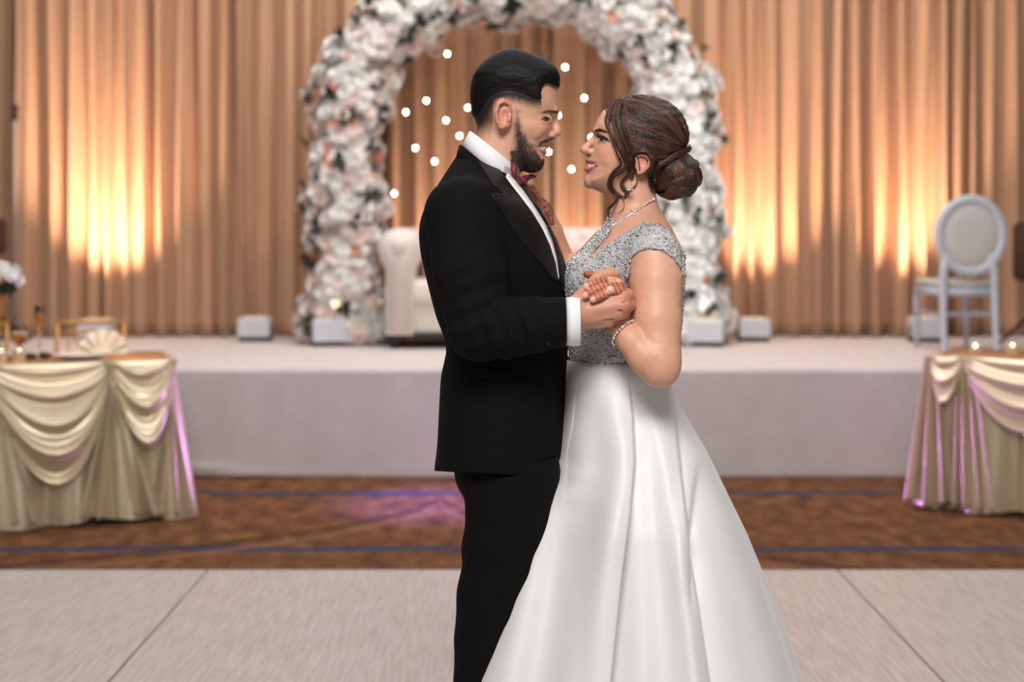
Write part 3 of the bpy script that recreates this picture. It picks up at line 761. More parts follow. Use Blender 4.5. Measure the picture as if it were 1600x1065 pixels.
# ================================================================== head tables with champagne satin
satin = mat('champagne_satin', S(214, 197, 168), .30, .45, noise=.03, nscale=8, sheen=.2, bump=.03, bscale=30)
ttop = mat('table_top_amber', S(176, 118, 70), .4, noise=.1, nscale=6, nstretch=(1, 6, 1)); tleg = mat('table_leg_metal', S(90, 90, 92), .4, .8)
TZ = .742
class Tab:
    def __init__(s, C, e1, L, D):
        s.C = np.array([C[0], C[1], 0.]); s.e1 = np.array([e1[0], e1[1], 0.]); s.e1 /= np.linalg.norm(s.e1)
        q = np.array([-s.e1[1], s.e1[0], 0.]); s.e2 = q if q[1] > 0 else -q; s.L = L; s.D = D; s.flip = np.cross(s.e1, s.e2)[2] < 0
    def w(s, P):
        P = np.asarray(P, float); return s.C+P[:, :1]*s.e1+P[:, 1:2]*s.e2+P[:, 2:3]*np.array([0, 0, 1.])
    def pt(s, x, y, z): return Vector(s.w([(x, y, z)])[0])
def swag(T, x0, x1, z0, sag, bulge, nf, ztop=TZ+.004, skew=.0, seed=0, thin=.04):
    "draped half-moon between two gathers, folds following the catenary"
    n, m = 70, 60; s = np.linspace(0, 1, n)[None]; t = np.linspace(0, 1, m)[:, None]
    r = np.random.default_rng(seed)
    sh = s+skew*s*(1-s)
    x = x0+(x1-x0)*sh+0*t
    cat = (4*s*(1-s))**.85
    pinch = np.sin(np.pi*s)**.6
    z = ztop-thin*t*(1-pinch)-(t**1.15)*sag*cat
    ph = 2*np.pi*nf*t+.8*np.sin(3*s+seed)
    fold = (np.sin(ph)+.35*np.sin(2.2*ph+1))*(.35+.65*pinch)
    y = -(.012+bulge*np.sin(np.pi*t)**.5*pinch+.020*fold*np.clip(t*6, 0, 1)*pinch+.010*(1-pinch)*(1+np.sin(ph*1.5)))
    y = y-.075*t*pinch
    return mesh_np('swag', T.w(np.stack([x, y, z], -1).reshape(-1, 3)), grid_faces(n, m))
def fall(T, xg, xa, xb, z1, seed=0, nf=6, ztop=TZ+.006, lift=0.03, jag=.0):
    "pleated tail fanning down from one gather"
    n, m = 110, 50; s = np.linspace(0, 1, n)[None]; t = np.linspace(0, 1, m)[:, None]
    xt = xg+(s-.5)*.07; xbm = xa+(xb-xa)*s; x = xt+(xbm-xt)*t**.9
    ph = 2*np.pi*nf*s+seed; f = np.sin(ph)+.3*np.sin(2.7*ph)
    z = ztop+(z1-ztop)*t+jag*t**3*np.sin(2*np.pi*1.5*s+seed)
    y = -(lift+.045*t+.006+(.010+.032*t)*f)
    return mesh_np('fall', T.w(np.stack([x, y, z], -1).reshape(-1, 3)), grid_faces(n, m))
def head_table(T, nm_label, cl_label, gathers, seed, flare=.10):
    ctr = T.pt(T.L/2, T.D/2, 0)
    tb = thing('banquet_table', nm_label, 'table', tuple(ctr))
    P = T.w([(0, 0, TZ-.03), (T.L, 0, TZ-.03), (T.L, T.D, TZ-.03), (0, T.D, TZ-.03), (0, 0, TZ), (T.L, 0, TZ), (T.L, T.D, TZ), (0, T.D, TZ)])
    bm = bmesh.new(); vs = [bm.verts.new(p) for p in P]
    for f in ((0, 3, 2, 1), (4, 5, 6, 7), (0, 1, 5, 4), (1, 2, 6, 5), (2, 3, 7, 6), (3, 0, 4, 7)): bm.faces.new([vs[k] for k in f])
    bmesh.ops.bevel(bm, geom=list(bm.edges), offset=.006, segments=2, affect='EDGES'); bmesh_obj('table_top', bm, ttop, tb)
    for lx in (.12, T.L-.12):
        for ly in (.07, T.D-.07):
            p = T.pt(lx, ly, 0); V, Q = tube_mesh([(np.array([(p.x, p.y, .002), (p.x, p.y, TZ-.02)]), [.014, .014])], 6); link('leg', mesh_np('leg', V, Q), tleg, tb)
    cl = thing('tablecloth', cl_label, 'tablecloth', tuple(T.pt(T.L/2, T.D/2, 0)))
    # drop all round the table
    r = np.random.default_rng(seed); per = []; rad = .04
    def corner(cx, cy, a0): return [(cx+rad*math.cos(a), cy+rad*math.sin(a), math.cos(a), math.sin(a)) for a in np.linspace(a0, a0+math.pi/2, 14)]
    def edge(a, b, nx, ny): 
        m = int(np.hypot(b[0]-a[0], b[1]-a[1])/.008); return [(a[0]+(b[0]-a[0])*k/m, a[1]+(b[1]-a[1])*k/m, nx, ny) for k in range(1, m)]
    L, D = T.L, T.D
    per = corner(rad, rad, math.pi)+edge((rad, 0), (L-rad, 0), 0, -1)+corner(L-rad, rad, 1.5*math.pi)+edge((L, rad), (L, D-rad), 1, 0)+corner(L-rad, D-rad, 0)+edge((L-rad, D), (rad, D), 0, 1)+corner(rad, D-rad, .5*math.pi)+edge((0, D-rad), (0, rad), -1, 0)
    per = np.array(per); n = len(per)
    arc = np.cumsum(np.r_[0, np.hypot(*(per[1:, :2]-per[:-1, :2]).T)]); k = int(arc[-1]/.24)
    ph = np.cumsum(.6+.8*np.interp(np.arange(n), np.linspace(0, n, k), r.random(k))); ph = ph/ph[-1]*2*np.pi*k
    fold = np.sin(ph)+.3*np.sin(2*ph+1)
    m = 34; V = []
    for j in range(m):
        t = j/(m-1); out = .004+flare*t**1.1+.034*t**.9*fold
        z = TZ+.004-(TZ-.002)*t+.012*t**4*np.sin(ph*.37+seed)+.008*t
        V.append(T.w(np.stack([per[:, 0]+per[:, 2]*out, per[:, 1]+per[:, 3]*out, z], 1)))
    drop = link('drop', mesh_np('drop', np.concatenate(V), grid_faces(n, m, True)), satin, cl)
    # narrow border lying on the table top
    V = [T.w(np.stack([per[:, 0]-per[:, 2]*d, per[:, 1]-per[:, 3]*d, np.full(n, TZ+.004+h)], 1)) for d, h in ((-.004, 0), (0, .002), (.03, .0015))]
    link('hem_border', mesh_np('hem', np.concatenate(V), grid_faces(n, 3, True)), satin, cl)
    return tb, cl
# ---- table beside the dance floor at the gold chairs
T1 = Tab((-1.604, 6.75), (-.947, -.32), 1.9, .46)
tb, cl = head_table(T1, 'narrow banquet table dressed in champagne satin before the gold chairs', 'champagne satin tablecloth with deep swags under the fan napkin', None, 4, flare=.085)
def addp(nm, me, par, th=.003):
    o = link(nm, me, satin, par); o.modifiers.new('th', 'SOLIDIFY').thickness = th
addp('swag', swag(T1, .29, .84, 0, .56, .075, 4.2, seed=1, skew=-.3), cl)
addp('swag', swag(T1, .84, 1.4, 0, .48, .060, 4.2, seed=2), cl)
addp('swag', swag(T1, .29, .01, 0, .40, .05, 2.4, seed=5, skew=.4), cl)
addp('swag', swag(T1, 1.4, 1.88, 0, .46, .060, 4.2, seed=3), cl)
addp('fall', fall(T1, 1.4, 1.55, 1.22, .03, seed=2.6, nf=4), cl)
addp('fall', fall(T1, .29, .44, .06, .03, seed=1.0, nf=4.5, jag=.01), cl)
addp('fall', fall(T1, .80, .95, .62, .03, seed=2.0, nf=4), cl)
addp('fall', fall(T1, .02, .12, -.09, .03, seed=3.1, nf=3, lift=.02), cl)
# ---- table beside the oval-back chair
T2 = Tab((2.045, 6.98), (.86, -.51), 1.7, .46)
tb2, cl2 = head_table(T2, 'narrow banquet table dressed in champagne satin before the oval-back chair', 'champagne satin tablecloth gathered into hanging pleats under the tea lights', None, 9, flare=.05)
addp('swag', swag(T2, .02, .17, 0, .22, .04, 2.2, seed=6), cl2)
addp('swag', swag(T2, .17, .75, 0, .34, .055, 3.2, seed=7, skew=.1), cl2)
addp('swag', swag(T2, .75, 1.25, 0, .34, .055, 3.2, seed=8), cl2)
addp('swag', swag(T2, 1.25, 1.68, 0, .34, .055, 3.2, seed=9), cl2)
addp('fall', fall(T2, .75, .6, .9, .03, seed=1.2, nf=4), cl2)
addp('fall', fall(T2, .03, -.09, .16, .03, seed=.4, nf=3, jag=.015), cl2)
addp('fall', fall(T2, .18, .14, .34, .03, seed=2.2, nf=3), cl2)

# ---- chiavari chairs behind the first table
gold = mat('gold_chair', S(196, 148, 84), .35, .5, noise=.08, nscale=30); cush = mat('ivory_seat_pad', S(228, 220, 206), .8)
def chiavari(u, Y, rz, label):
    c = at(u, 520, Y); t = thing('gold_chair', label, 'chair', (c.x, Y, 0), rz)
    M = np.array(Matrix.Rotation(rz, 3, 'Z')); W_ = .172; H_ = .865
    def tb_(nm, pts, r, mm=gold, ns=6):
        P = np.array(pts)@M.T+np.array([c.x, Y, 0]); V, Q = tube_mesh([(P, r if hasattr(r, '__len__') else np.full(len(pts), r))], ns); return link(nm, mesh_np(nm, V, Q), mm, t)
    for s in (-1, 1):
        tb_('back_post', [(s*(W_-.01), -.01, .003), (s*W_, -.02, .43), (s*W_, .01, .65), (s*W_, .045, H_)], [.012, .014, .013, .011])
        tb_('leg', [(s*.19, -.40, .43), (s*.185, -.40, .003)], [.014, .011])
        tb_('side_rail', [(s*W_, -.02, .20), (s*.188, -.40, .20)], .009)
    tb_('top_rail', [(-W_-.008, .044, H_-.006), (0, .052, H_-.004), (W_+.008, .044, H_-.006)], .012)
    tb_('second_rail', [(-W_, .038, H_-.055), (0, .046, H_-.055), (W_, .038, H_-.055)], .009)
    tb_('lower_rail', [(-W_, .0, .58), (W_, .0, .58)], .009)
    for k in range(5):
        x = -W_+.34*(k+1)/6; tb_('spindle', [(x, .0, .58), (x, .040, H_-.055)], .0065)
    tb_('front_rail', [(-.188, -.40, .20), (.188, -.40, .20)], .009)
    bm = bmesh.new(); bev_box(bm, (-.195, -.42, .425), (.195, .0, .45), .01, 2, Matrix.Translation((c.x, Y, 0)) @ Matrix.Rotation(rz, 4, 'Z')); bmesh_obj('seat', bm, gold, t)
    bm = bmesh.new(); bev_box(bm, (-.185, -.41, .448), (.185, -.02, .485), .016, 3, Matrix.Translation((c.x, Y, 0)) @ Matrix.Rotation(rz, 4, 'Z')); bmesh_obj('seat_pad', bm, cush, t, True)
chiavari(141, 7.60, .22, 'gold bamboo-style banquet chair directly behind the fan napkin')
chiavari(-44, 7.46, .30, 'gold bamboo-style banquet chair behind the white rose centrepiece')

# ---- things on the first table
TT = TZ+.0065
def top_pt(u, dY): # point on the table top at photo column u and dY behind the front edge
    a = T1.C[:2]; n = T1.e2[:2]; k = (u-800)/F
    # ray x=k*Y ; (p-a).n = dY
    Y = (dY+a@n)/(k*n[0]+n[1]); return Vector((k*Y, Y, TT))
plate_m = mat('glazed_plate', S(222, 222, 214), .2); nap_m = mat('ivory_napkin', S(252, 238, 214), .8, noise=.03)
p = top_pt(128, .15); pr = .135
V, Fc = lathe([(0, .002), (.08, .002), (.088, .006), (pr, .020), (pr+.002, .022), (pr-.006, .024), (.088, .012), (0, .010)], 40, tuple(p), cap=False)
o = link('plate', mesh_np('plate', V, Fc), plate_m); tag(o, 'round white dinner plate under the fan napkin', 'plate')
pc = Vector((top_pt(160, .13).x, top_pt(160, .13).y, TT+.012)); npt = thing('fan_napkin', 'ivory napkin folded into a pleated fan on a plate', 'napkin', tuple(pc))
nf = 7; V = []; Fc = []; R_ = .122
for k in range(nf*2+1):
    a = math.pi*(.02+.96*k/(nf*2)); yy = .026 if k % 2 else -.026
    for q in (.12, .55, 1.0):
        rr = R_*q*(1.0 if k % 2 == 0 else .93); V.append((pc.x+rr*math.cos(a)*1.03, pc.y+yy*q-.01+.055*q*math.sin(a), pc.z+.004+rr*math.sin(a)))
for k in range(nf*2):
    for j in range(2): b = k*3+j; Fc.append((b, b+3, b+4, b+1))
o = link('fan', mesh_np('fan', V, Fc), nap_m, npt, smooth=False); o.modifiers.new('th', 'SOLIDIFY').thickness = .004
bm = bmesh.new(); bev_box(bm, (pc.x-.05, pc.y-.03, pc.z), (pc.x+.05, pc.y+.045, pc.z+.03), .01, 3); bmesh_obj('foot_fold', bm, nap_m, npt, True)
glass = mat('clear_glass', (1, 1, 1, 1), .02, trans=1.0, ior=1.45); wine = mat('golden_wine', S(226, 160, 60), .05, trans=.75, ior=1.33); amber_g = mat('amber_juice', S(232, 150, 80), .1, trans=.5, ior=1.33)
# champagne flute
q = top_pt(62, .26); fl_ = thing('champagne_flute', 'tall stemmed flute of golden champagne beside the fan napkin', 'glass', tuple(q))
hF = .245
V, Fc = lathe([(.0, .001), (.030, .001), (.030, .004), (.006, .010), (.004, .03), (.004, .105), (.012, .118), (.020, .145), (.024, .19), (.0225, hF), (.0215, hF), (.0228, .19), (.0188, .147), (.010, .121), (0, .116)], 24, tuple(q), cap=False); link('glass', mesh_np('g', V, Fc), glass, fl_)
V, Fc = lathe([(0, .119), (.009, .123), (.0182, .149), (.0218, .185), (.0220, .196), (0, .196)], 24, tuple(q), cap=False); link('wine', mesh_np('w', V, Fc), wine, fl_, label='golden champagne')
# goblet
q = top_pt(30, .24); gb = thing('goblet', 'short stemmed water goblet behind the lit votive candle', 'glass', tuple(q))
V, Fc = lathe([(0, .001), (.032, .001), (.032, .004), (.007, .010), (.005, .03), (.006, .055), (.022, .07), (.035, .095), (.036, .12), (.031, .15), (.030, .15), (.0345, .12), (.0335, .096), (.02, .073), (0, .060)], 24, tuple(q), cap=False); link('glass', mesh_np('g', V, Fc), glass, gb)
V, Fc = lathe([(0, .063), (.018, .075), (.031, .096), (.0325, .112), (0, .112)], 24, tuple(q), cap=False); link('drink', mesh_np('w', V, Fc), amber_g, gb)
# votive candles
vot = mat('frosted_votive', S(240, 226, 206), .3, trans=.6); wax = mat('candle_wax', S(250, 238, 214), .6, emit=(1, .6, .3, 1), estr=.6); flame = mat('candle_flame', (1, .8, .5, 1), .5, emit=(1, .66, .32, 1), estr=60)
def votive(q, label, group, h=.055, r_=.030):
    t = thing('votive_candle', label, 'candle', tuple(q), 0, group)
    V, Fc = lathe([(0, .001), (r_*.8, .001), (r_, .01), (r_*1.02, h), (r_*.94, h), (r_*.92, .012), (0, .008)], 20, tuple(q), cap=False); link('holder', mesh_np('h', V, Fc), vot, t)
    V, Fc = lathe([(0, .009), (r_*.85, .010), (r_*.85, h*.55), (0, h*.55)], 18, tuple(q), cap=False); link('wax', mesh_np('x', V, Fc), wax, t)
    V, Fc = lathe([(.0008, h*.55), (.005, h*.55+.006), (.004, h*.55+.014), (.0003, h*.55+.026)], 10, tuple(q)); link('flame', mesh_np('f', V, Fc), flame, t)
votive(top_pt(30, .07), 'lit votive candle in frosted glass before the goblet', 'votive candles')
votive(top_pt(2, .06), 'lit votive candle in frosted glass at the foot of the gold vase', 'votive candles')
def top2(u, dY):
    a = T2.C[:2]; n = T2.e2[:2]; k = (u-800)/F; Y = (dY+a@n)/(k*n[0]+n[1]); return Vector((k*Y, Y, TT))
votive(top2(1524, .17), 'lit tea light near the gathered end of the tablecloth', 'tea lights', h=.035)
votive(top2(1582, .20), 'lit tea light in clear glass past the oval-back chair leg', 'tea lights', h=.045)
# two small dark favours
for u, d in ((47, .20), (70, .22)):
    q = top_pt(u, d); V, Fc = lathe([(0, 0.0), (.024, .001), (.030, .010), (.028, .020), (.016, .027), (0, .029)], 18, tuple(q), cap=False)
    o = link('favour', mesh_np('favour', V, Fc), mat('dark_chocolate', S(38, 24, 26), .35)); tag(o, 'small round dark favour beside the champagne flute', 'favour', 'dark table favours')
# gold trumpet vase with white roses
q = top_pt(-4, .20); vs_ = thing('rose_centrepiece', 'slim gold trumpet vase with white roses and green leaves', 'centrepiece', tuple(q))
hV = .36
V, Fc = lathe([(0, .001), (.06, .001), (.058, .008), (.012, .03), (.010, .08), (.014, .20), (.028, .29), (.055, hV), (.052, hV), (.024, .285), (0, .2)], 28, tuple(q), cap=False); link('vase', mesh_np('v', V, Fc), mat('gold_vase', S(214, 150, 80), .25, .8), vs_)
rose = flower_mesh(77, 'rose'); rose.materials.append(pm_w); rr = random.Random(3)
for k in range(16):
    a = k*2.4; e = .2+.09*k; d = Vector((math.cos(a)*math.cos(e), math.sin(a)*math.cos(e), math.sin(e)*.55)); d = d.normalized()
    o = bpy.data.objects.new('rose', rose); COL.objects.link(o); o.parent = vs_
    sc = 1.15; o.matrix_local = Matrix.LocRotScale(Vector((0, 0, hV+.005))+d*Vector((1, 1, 1)).length/1.732*.085*(1 if k < 10 else .75), qz.rotation_difference(d), (sc, sc, sc))
for k in range(8):
    a = k*.785+.3; d = Vector((math.cos(a), math.sin(a), -.15)).normalized()
    o = bpy.data.objects.new('leaf_sprig', SP[k % 4]); COL.objects.link(o); o.parent = vs_; o.matrix_local = Matrix.LocRotScale(Vector((0, 0, hV-.012))+d*.045, qz.rotation_difference(d), (.7, .7, .7))

# ---- small floor light added unseen behind the couple for the purple glow
c = at(752, 770, 7.22)
t = thing('floor_light', 'added small black floor light with a purple beam, unseen behind the dancing couple', 'floor light', (c.x, 7.22, 0))
V, Fc = lathe([(0, .001), (.09, .001), (.09, .012), (.03, .016), (.02, .06), (0, .06)], 20, (c.x, 7.22, 0), cap=False); link('base', mesh_np('b', V, Fc), spk_m, t)
V, Fc = lathe([(0, 0), (.05, .0), (.06, .03), (.06, .10), (.054, .105), (0, .09)], 20, (c.x, 7.22, .055), cap=False); link('can', mesh_np('b', V, Fc), spk_m, t)
V, Fc = lathe([(0, .0), (.05, .002), (0, .008)], 20, (c.x, 7.22, .148), cap=False); link('lens', mesh_np('b', V, Fc), mat('purple_lens', S(190, 90, 240), .3, emit=(.55, .16, 1, 1), estr=8), t)
lamp('floor_light_beam', 'POINT', (c.x-.06, 7.16, .20), (0, 0, 0), 1.0, (.60, .22, 1.0), shadow_soft_size=.05)
lamp('purple_moving_head', 'SPOT', (-1.4, 5.9, 4.6), (-.36, 7.06, 0), 3600, (.28, .20, 1.0), spot_size=math.radians(15), spot_blend=1.0, shadow_soft_size=.05)
lamp('floor_light_side_beam', 'SPOT', (c.x, 7.2, .22), (-1.62, 6.85, .42), 110, (.62, .25, 1.0), spot_size=math.radians(34), spot_blend=.7, shadow_soft_size=.03)
lamp('floor_light_side_beam', 'SPOT', (c.x, 7.2, .22), (2.10, 6.98, .40), 190, (.62, .25, 1.0), spot_size=math.radians(26), spot_blend=.7, shadow_soft_size=.03)
# ================================================================== the groom
def app(P):
    "photo pixel at which a figure-space point of the near side is seen (far side mirrored)"
    k = 1-np.abs(P[:, 2])/750/Y0
    return 800+(P[:, 0]-800)/k, HORIZON+(P[:, 1]-HORIZON)/k
def mixc(c, m, d): return c*(1-m[:, None])+np.array(d[:3])[None]*m[:, None]
def sym(f):
    "mirror a far/near pair"
    def g(P): Q = P.copy(); Q[:, 2] = -np.abs(Q[:, 2]); return f(Q)
    bb = getattr(f, 'bb', None); g.bb = None
    if bb is not None:
        lo, hi = np.array(bb[0], float), np.array(bb[1], float); m = max(abs(lo[2]), abs(hi[2])); lo[2] = -m; hi[2] = m; g.bb = (lo, hi)
    return g
FEET = .016
groom = thing('person', 'man in a black tuxedo and burgundy bow tie dancing with the bride', 'person', ((775-800)/750, Y0, FEET))
skin_g = mat('groom_skin', S(200, 145, 118), .5, attr='col', noise=.05, nscale=90, sss=.12, bump=.05, bscale=500)
# ---- head
head_poly = [(866, 112), (870, 130), (872, 145), (873, 158), (872.5, 170), (869.5, 180), (864, 190), (860, 203), (857, 215), (855.5, 223), (851.5, 230), (849, 236), (850, 245), (850.5, 253), (847, 262), (839, 268), (828, 270), (816, 266), (804, 258), (794, 250), (784, 236), (770, 222), (752, 205), (742, 187), (738, 165), (738, 140), (744, 117), (760, 98), (780, 87), (800, 83), (825, 88), (850, 98)]
g_sd = polysdf(head_poly)
g_W = lambda u, v: np.interp(v, [85, 120, 150, 180, 200, 225, 245, 270], [52, 57, 57, 53, 50, 46, 42, 34])
HG = Field()
HG.add(infl(g_sd, g_W, 54))
HG.add(ell((826, 200, 0), (34, 20, 47)), 10)              # cheekbones
HG.add(cone((785, 215, 0), (760, 300, 0), 41, 42), 8)      # neck
HG.add(ell((867, 174.0, 0), (5.0, 4.5, 24)), 8)            # brow ridge
HG.sub(sym(ell(cp(864, 185, -21), (9, 6.5, 10))), 6)       # eye sockets
HG.add(sym(ell(cp(853.5, 187, -22.5), (9.5, 8.5, 10))), 3) # lids over the eyes
HG.add(sym(chain([cp(862, 183.5, -14, 2.2), cp(857, 181.8, -22, 2.4), cp(848, 183.2, -31, 2.2), cp(843, 186.5, -36, 1.6)])), 3)
HG.add(chain([(866, 181, 0, 4.5), (868.5, 193, 0, 5.2), (869.5, 204.5, 0, 7.0)]), 5)   # nose
HG.add(chain([(869.5, 205, 0, 6.8), (864, 212.5, 0, 5.0), (857, 216, 0, 4.0)]), 4)
HG.add(sym(ell(cp(861.5, 210.5, -10), (6.5, 5.5, 5.5))), 3)
HG.sub(sym(ell(cp(864, 216.5, -6.5), (3.4, 2.2, 2.6))), 1.5)
HG.add(sym(chain([cp(845, 196, -26, 6), cp(838, 206, -34, 7)])), 9)                       # smile cheeks
arc = lambda v, r, uo=0.0: [(857.5+uo, v, 0, r), cp(855.5+uo, v, -9, r), cp(850+uo, v+.6, -17, r*.9), cp(843.5+uo, v+.9, -24, r*.6)]
HG.add(sym(chain([(855.5, 226, 0, 3.0), cp(853.5, 226, -9, 3.0), cp(848, 226, -17, 2.6), cp(842, 227.5, -24, 1.8)])), 2.5)                 # upper lip
HG.add(sym(chain([(851.0, 238.0, 0, 3.5), cp(849.3, 237.7, -9, 3.4), cp(845.5, 235.5, -16, 2.6), cp(841.5, 231.5, -23, 1.8)])), 2.5)             # lower lip
HG.sub(sym(chain([(859, 231.5, 0, 2.9), cp(856, 231.5, -9, 2.8), cp(850, 231, -17, 2.4), cp(843, 229, -24, 1.3)])), 1.0)
HG.add(sym(chain([(852, 231, 0, 3.6), cp(850, 231, -9, 3.5), cp(845.5, 230.5, -16, 2.8)])), .5)   # teeth
# ears
ear = Field()
ear.add(ell(cp(787, 178, -55), (12.5, 22, 5), -.18))
ear.add(chain([cp(798, 172, -58, 2.6), cp(796, 162, -61, 3.0), cp(787.5, 157.5, -64, 3.2), cp(778.5, 162, -66, 3.3), cp(775, 175, -66, 3.3), cp(777.5, 189, -63, 3.2), cp(783, 198, -60, 4.4), cp(788, 197, -58, 3.8)]), 2.5)
ear.sub(ell(cp(789.5, 180, -65), (6.5, 11, 9.0), -.1), 1.5)
ear.sub(chain([cp(783, 166, -67, 2.0), cp(780, 178, -67, 2.0), cp(783, 190, -65, 1.6)]), 1.5)
ear.bb = ((768, 150, -72), (805, 208, -40))
ear.add(chain([cp(797, 181, -58, 3.0), cp(795, 188, -59, 2.6)]), 2)
ear_g = ear; HG.add(sym(ear), 2.5)
hair_poly = [(874, 135), (875.5, 124), (868, 106), (851, 93), (835, 86.5), (815, 79), (799, 76.5), (779, 81), (756, 97), (740.5, 118), (734.8, 140), (735.8, 165), (738, 182), (744, 184), (752, 176), (760, 161), (769, 151), (782, 145), (797, 143.5), (814, 147), (830, 151), (842, 153), (844, 143), (849, 134), (856, 130), (866, 133.5)]
hair_sd = polysdf(hair_poly)
beard_poly = [(805, 168), (814, 170), (815, 188), (822, 208), (832, 221), (839, 224), (847, 218), (862, 215), (865, 223), (857, 225), (848, 226), (840, 230), (840, 240), (845, 247), (856, 244), (858, 262), (846, 275), (825, 276), (808, 266), (798, 258), (796, 240), (801, 220), (801, 195)]
beard_sd = polysdf(beard_poly, smooth=False)
def groom_col(P):
    u, v = app(P); n = len(P); n1 = vnoise(P, .9, 1); n2 = vnoise(P, .22, 2); n3 = vnoise(P, 2.0, 5)
    c = np.tile(np.array(S(216, 166, 140)[:3]), (n, 1))
    c = mixc(c, .35*np.exp(-((u-868)**2+(v-205)**2)/120), S(205, 128, 108)); c = mixc(c, .3*np.exp(-((u-838)**2+(v-203)**2)/220), S(206, 132, 110))
    c = mixc(c, .25*sstep(-hair_sd(u, v), -40, 0), S(160, 110, 90))
    # cropped fade below the hair
    d = hair_sd(u, v); fade = 1-sstep(d+8*(n2-.5), -1, 26); fade *= (u < 845)*(v > 120)*((u < 772)+(u >= 772)*(1-sstep(d, 4, 17)) > 0)
    fade = np.where(u > 770, (1-sstep(d+3*(n2-.5), 2, 21)), (1-sstep(d+4*(n2-.5), 2, 42)))*(u < 846)*(np.abs(P[:, 2]) < 62)
    Pm = P.copy(); Pm[:, 2] = -np.abs(Pm[:, 2]); inner = (ear_g(Pm) < 2.2) & (np.abs(P[:, 2]) > 53); fade = np.where(inner, 0, fade)
    c = mixc(c, np.clip(fade*(.95+.2*n1), 0, 1), S(24, 19, 18))
    c = mixc(c, .45*inner, S(200, 120, 98))
    # beard
    d = beard_sd(u, v)+5*(n2-.5); cheek = ((v < 235) & (u < 842))
    m = (1-sstep(d, -13, 3)); m2 = (1-sstep(d, -3, 1.5)); m = np.where(cheek, m, m2)
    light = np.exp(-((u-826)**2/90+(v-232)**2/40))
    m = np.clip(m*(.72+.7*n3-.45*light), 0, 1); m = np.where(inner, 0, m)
    c = mixc(c, m*.94, S(44, 32, 27))
    # brow, eye, lips, teeth
    br = polysdf([(843, 176.5), (852, 173), (862, 171.5), (873, 173.5), (874, 176.8), (866, 177.5), (858, 176.3), (848, 177.2)], smooth=False, pad=10); c = mixc(c, np.clip((1-sstep(br(u, v), -1.2, 1.0))*(.75+.4*n3), 0, 1)*(u > 840), S(34, 24, 22))
    ey = polysdf([(845.5, 186.5), (850, 183.8), (855, 183.6), (861, 186.5), (857, 189.3), (850, 189.5)], smooth=False, pad=8); e = 1-sstep(ey(u, v), -.8, .8)
    on = (u > 838)&(u < 866)
    c = mixc(c, e*on, S(126, 98, 88)); c = mixc(c, e*on*(1-sstep(np.hypot(u-854.5, (v-186.8)*1.1), 2.6, 3.6)), S(30, 20, 18))
    la = polysdf([(844, 186.5), (850, 182.6), (856, 182.4), (862, 186.2), (856, 184.6), (850, 184.8)], smooth=False, pad=8); c = mixc(c, (1-sstep(la(u, v), -.4, .9))*on, S(34, 22, 20))
    c = mixc(c, .4*np.exp(-((u-852)**2/40+(v-193)**2/8)), S(150, 96, 80))
    lp = polysdf([(841, 229), (848, 226), (855, 225), (861, 225.5), (860, 229.5), (850, 228.8)], smooth=False, pad=8); c = mixc(c, 1-sstep(lp(u, v), -.8, .8), S(176, 96, 86))
    lp = polysdf([(841.5, 230.5), (847, 234.5), (858, 234.2), (859, 240), (853, 243.5), (846, 239.5)], smooth=False, pad=8); c = mixc(c, 1-sstep(lp(u, v), -.8, .8), S(198, 112, 98))
    te = polysdf([(842.8, 229.4), (850, 228.8), (857, 229), (856.5, 234), (849, 234.6), (844, 231.6)], smooth=False, pad=8); tm = (1-sstep(te(u, v), -.6, .6))
    c = mixc(c, tm, S(232, 222, 212))
    c = mixc(c, (1-sstep(np.hypot(u-864.5, (v-216.2)*1.4), 2, 4))*.8, S(70, 34, 28))
    return c
# ---- right hand (holding the bride's hand) and left hand on her back
HH = Field()
HH.add(chain([cp(868, 497, -172, 27), cp(900, 490, -172, 25)]))
for pts in ([(900, 478, -170, 15), (972, 466, -178, 13), (981, 461, -160, 10.5), (972, 459, -141, 9.5), (955, 460, -133, 8.5)],
            [(900, 488, -175, 17), (973, 477, -181, 13), (983, 476, -160, 10.5), (974, 475, -138, 9.5), (956, 474, -131, 8.5)],
            [(900, 496, -173, 16), (966, 488, -178, 12), (974, 490, -156, 10), (965, 489, -137, 9), (948, 488, -131, 8)],
            [(902, 502, -166, 14), (950, 500, -170, 11.5), (960, 500, -150, 9), (953, 499, -134, 8)]):
    HH.add(chain([cp(*p) for p in pts]), 3.2)
HH.add(chain([cp(902, 474, -165, 15), cp(918, 454, -160, 12.5), cp(938, 431, -152, 10.2), cp(955, 426.5, -150, 8.8), cp(961, 427.5, -150, 7.8)]), 5)
HH.add(chain([cp(915, 476, -168, 13), cp(945, 470, -168, 12)]), 6)
HL = Field()
HL.add(chain([(905, 520, 152, 24), (940, 524, 132, 24)]))
for k, (dv, ln) in enumerate(((-18, 60), (-6, 70), (6, 66), (17, 52))):
    HL.add(chain([(935, 522+dv*.7, 130, 13), (975, 522+dv, 118, 11), (975+ln*.5, 524+dv*1.1, 106, 9), (975+ln*.9, 526+dv*1.2, 92, 8)]), 3)
HL.add(chain([(925, 508, 140, 13), (945, 490, 132, 11), (965, 482, 122, 9)]), 5)
HH.sub(chain([cp(948, 476, -193, 1.5), cp(964, 474.5, -196, 2.0), cp(979, 471.5, -190, 1.8)]), 1.5)
HH.sub(chain([cp(946, 489, -192, 1.2), cp(962, 486.5, -193, 1.8), cp(975, 483.5, -186, 1.8)]), 1.5)
HH.sub(chain([cp(940, 500, -184, 1.0), cp(958, 497.5, -184, 1.5), cp(966, 496, -176, 1.5)]), 1.5)
GB = Field(); GB.ops += HG.ops
HH.bb = ((835, 410, -215), (1000, 530, -110)); HL.bb = ((875, 470, 60), (1060, 560, 185))
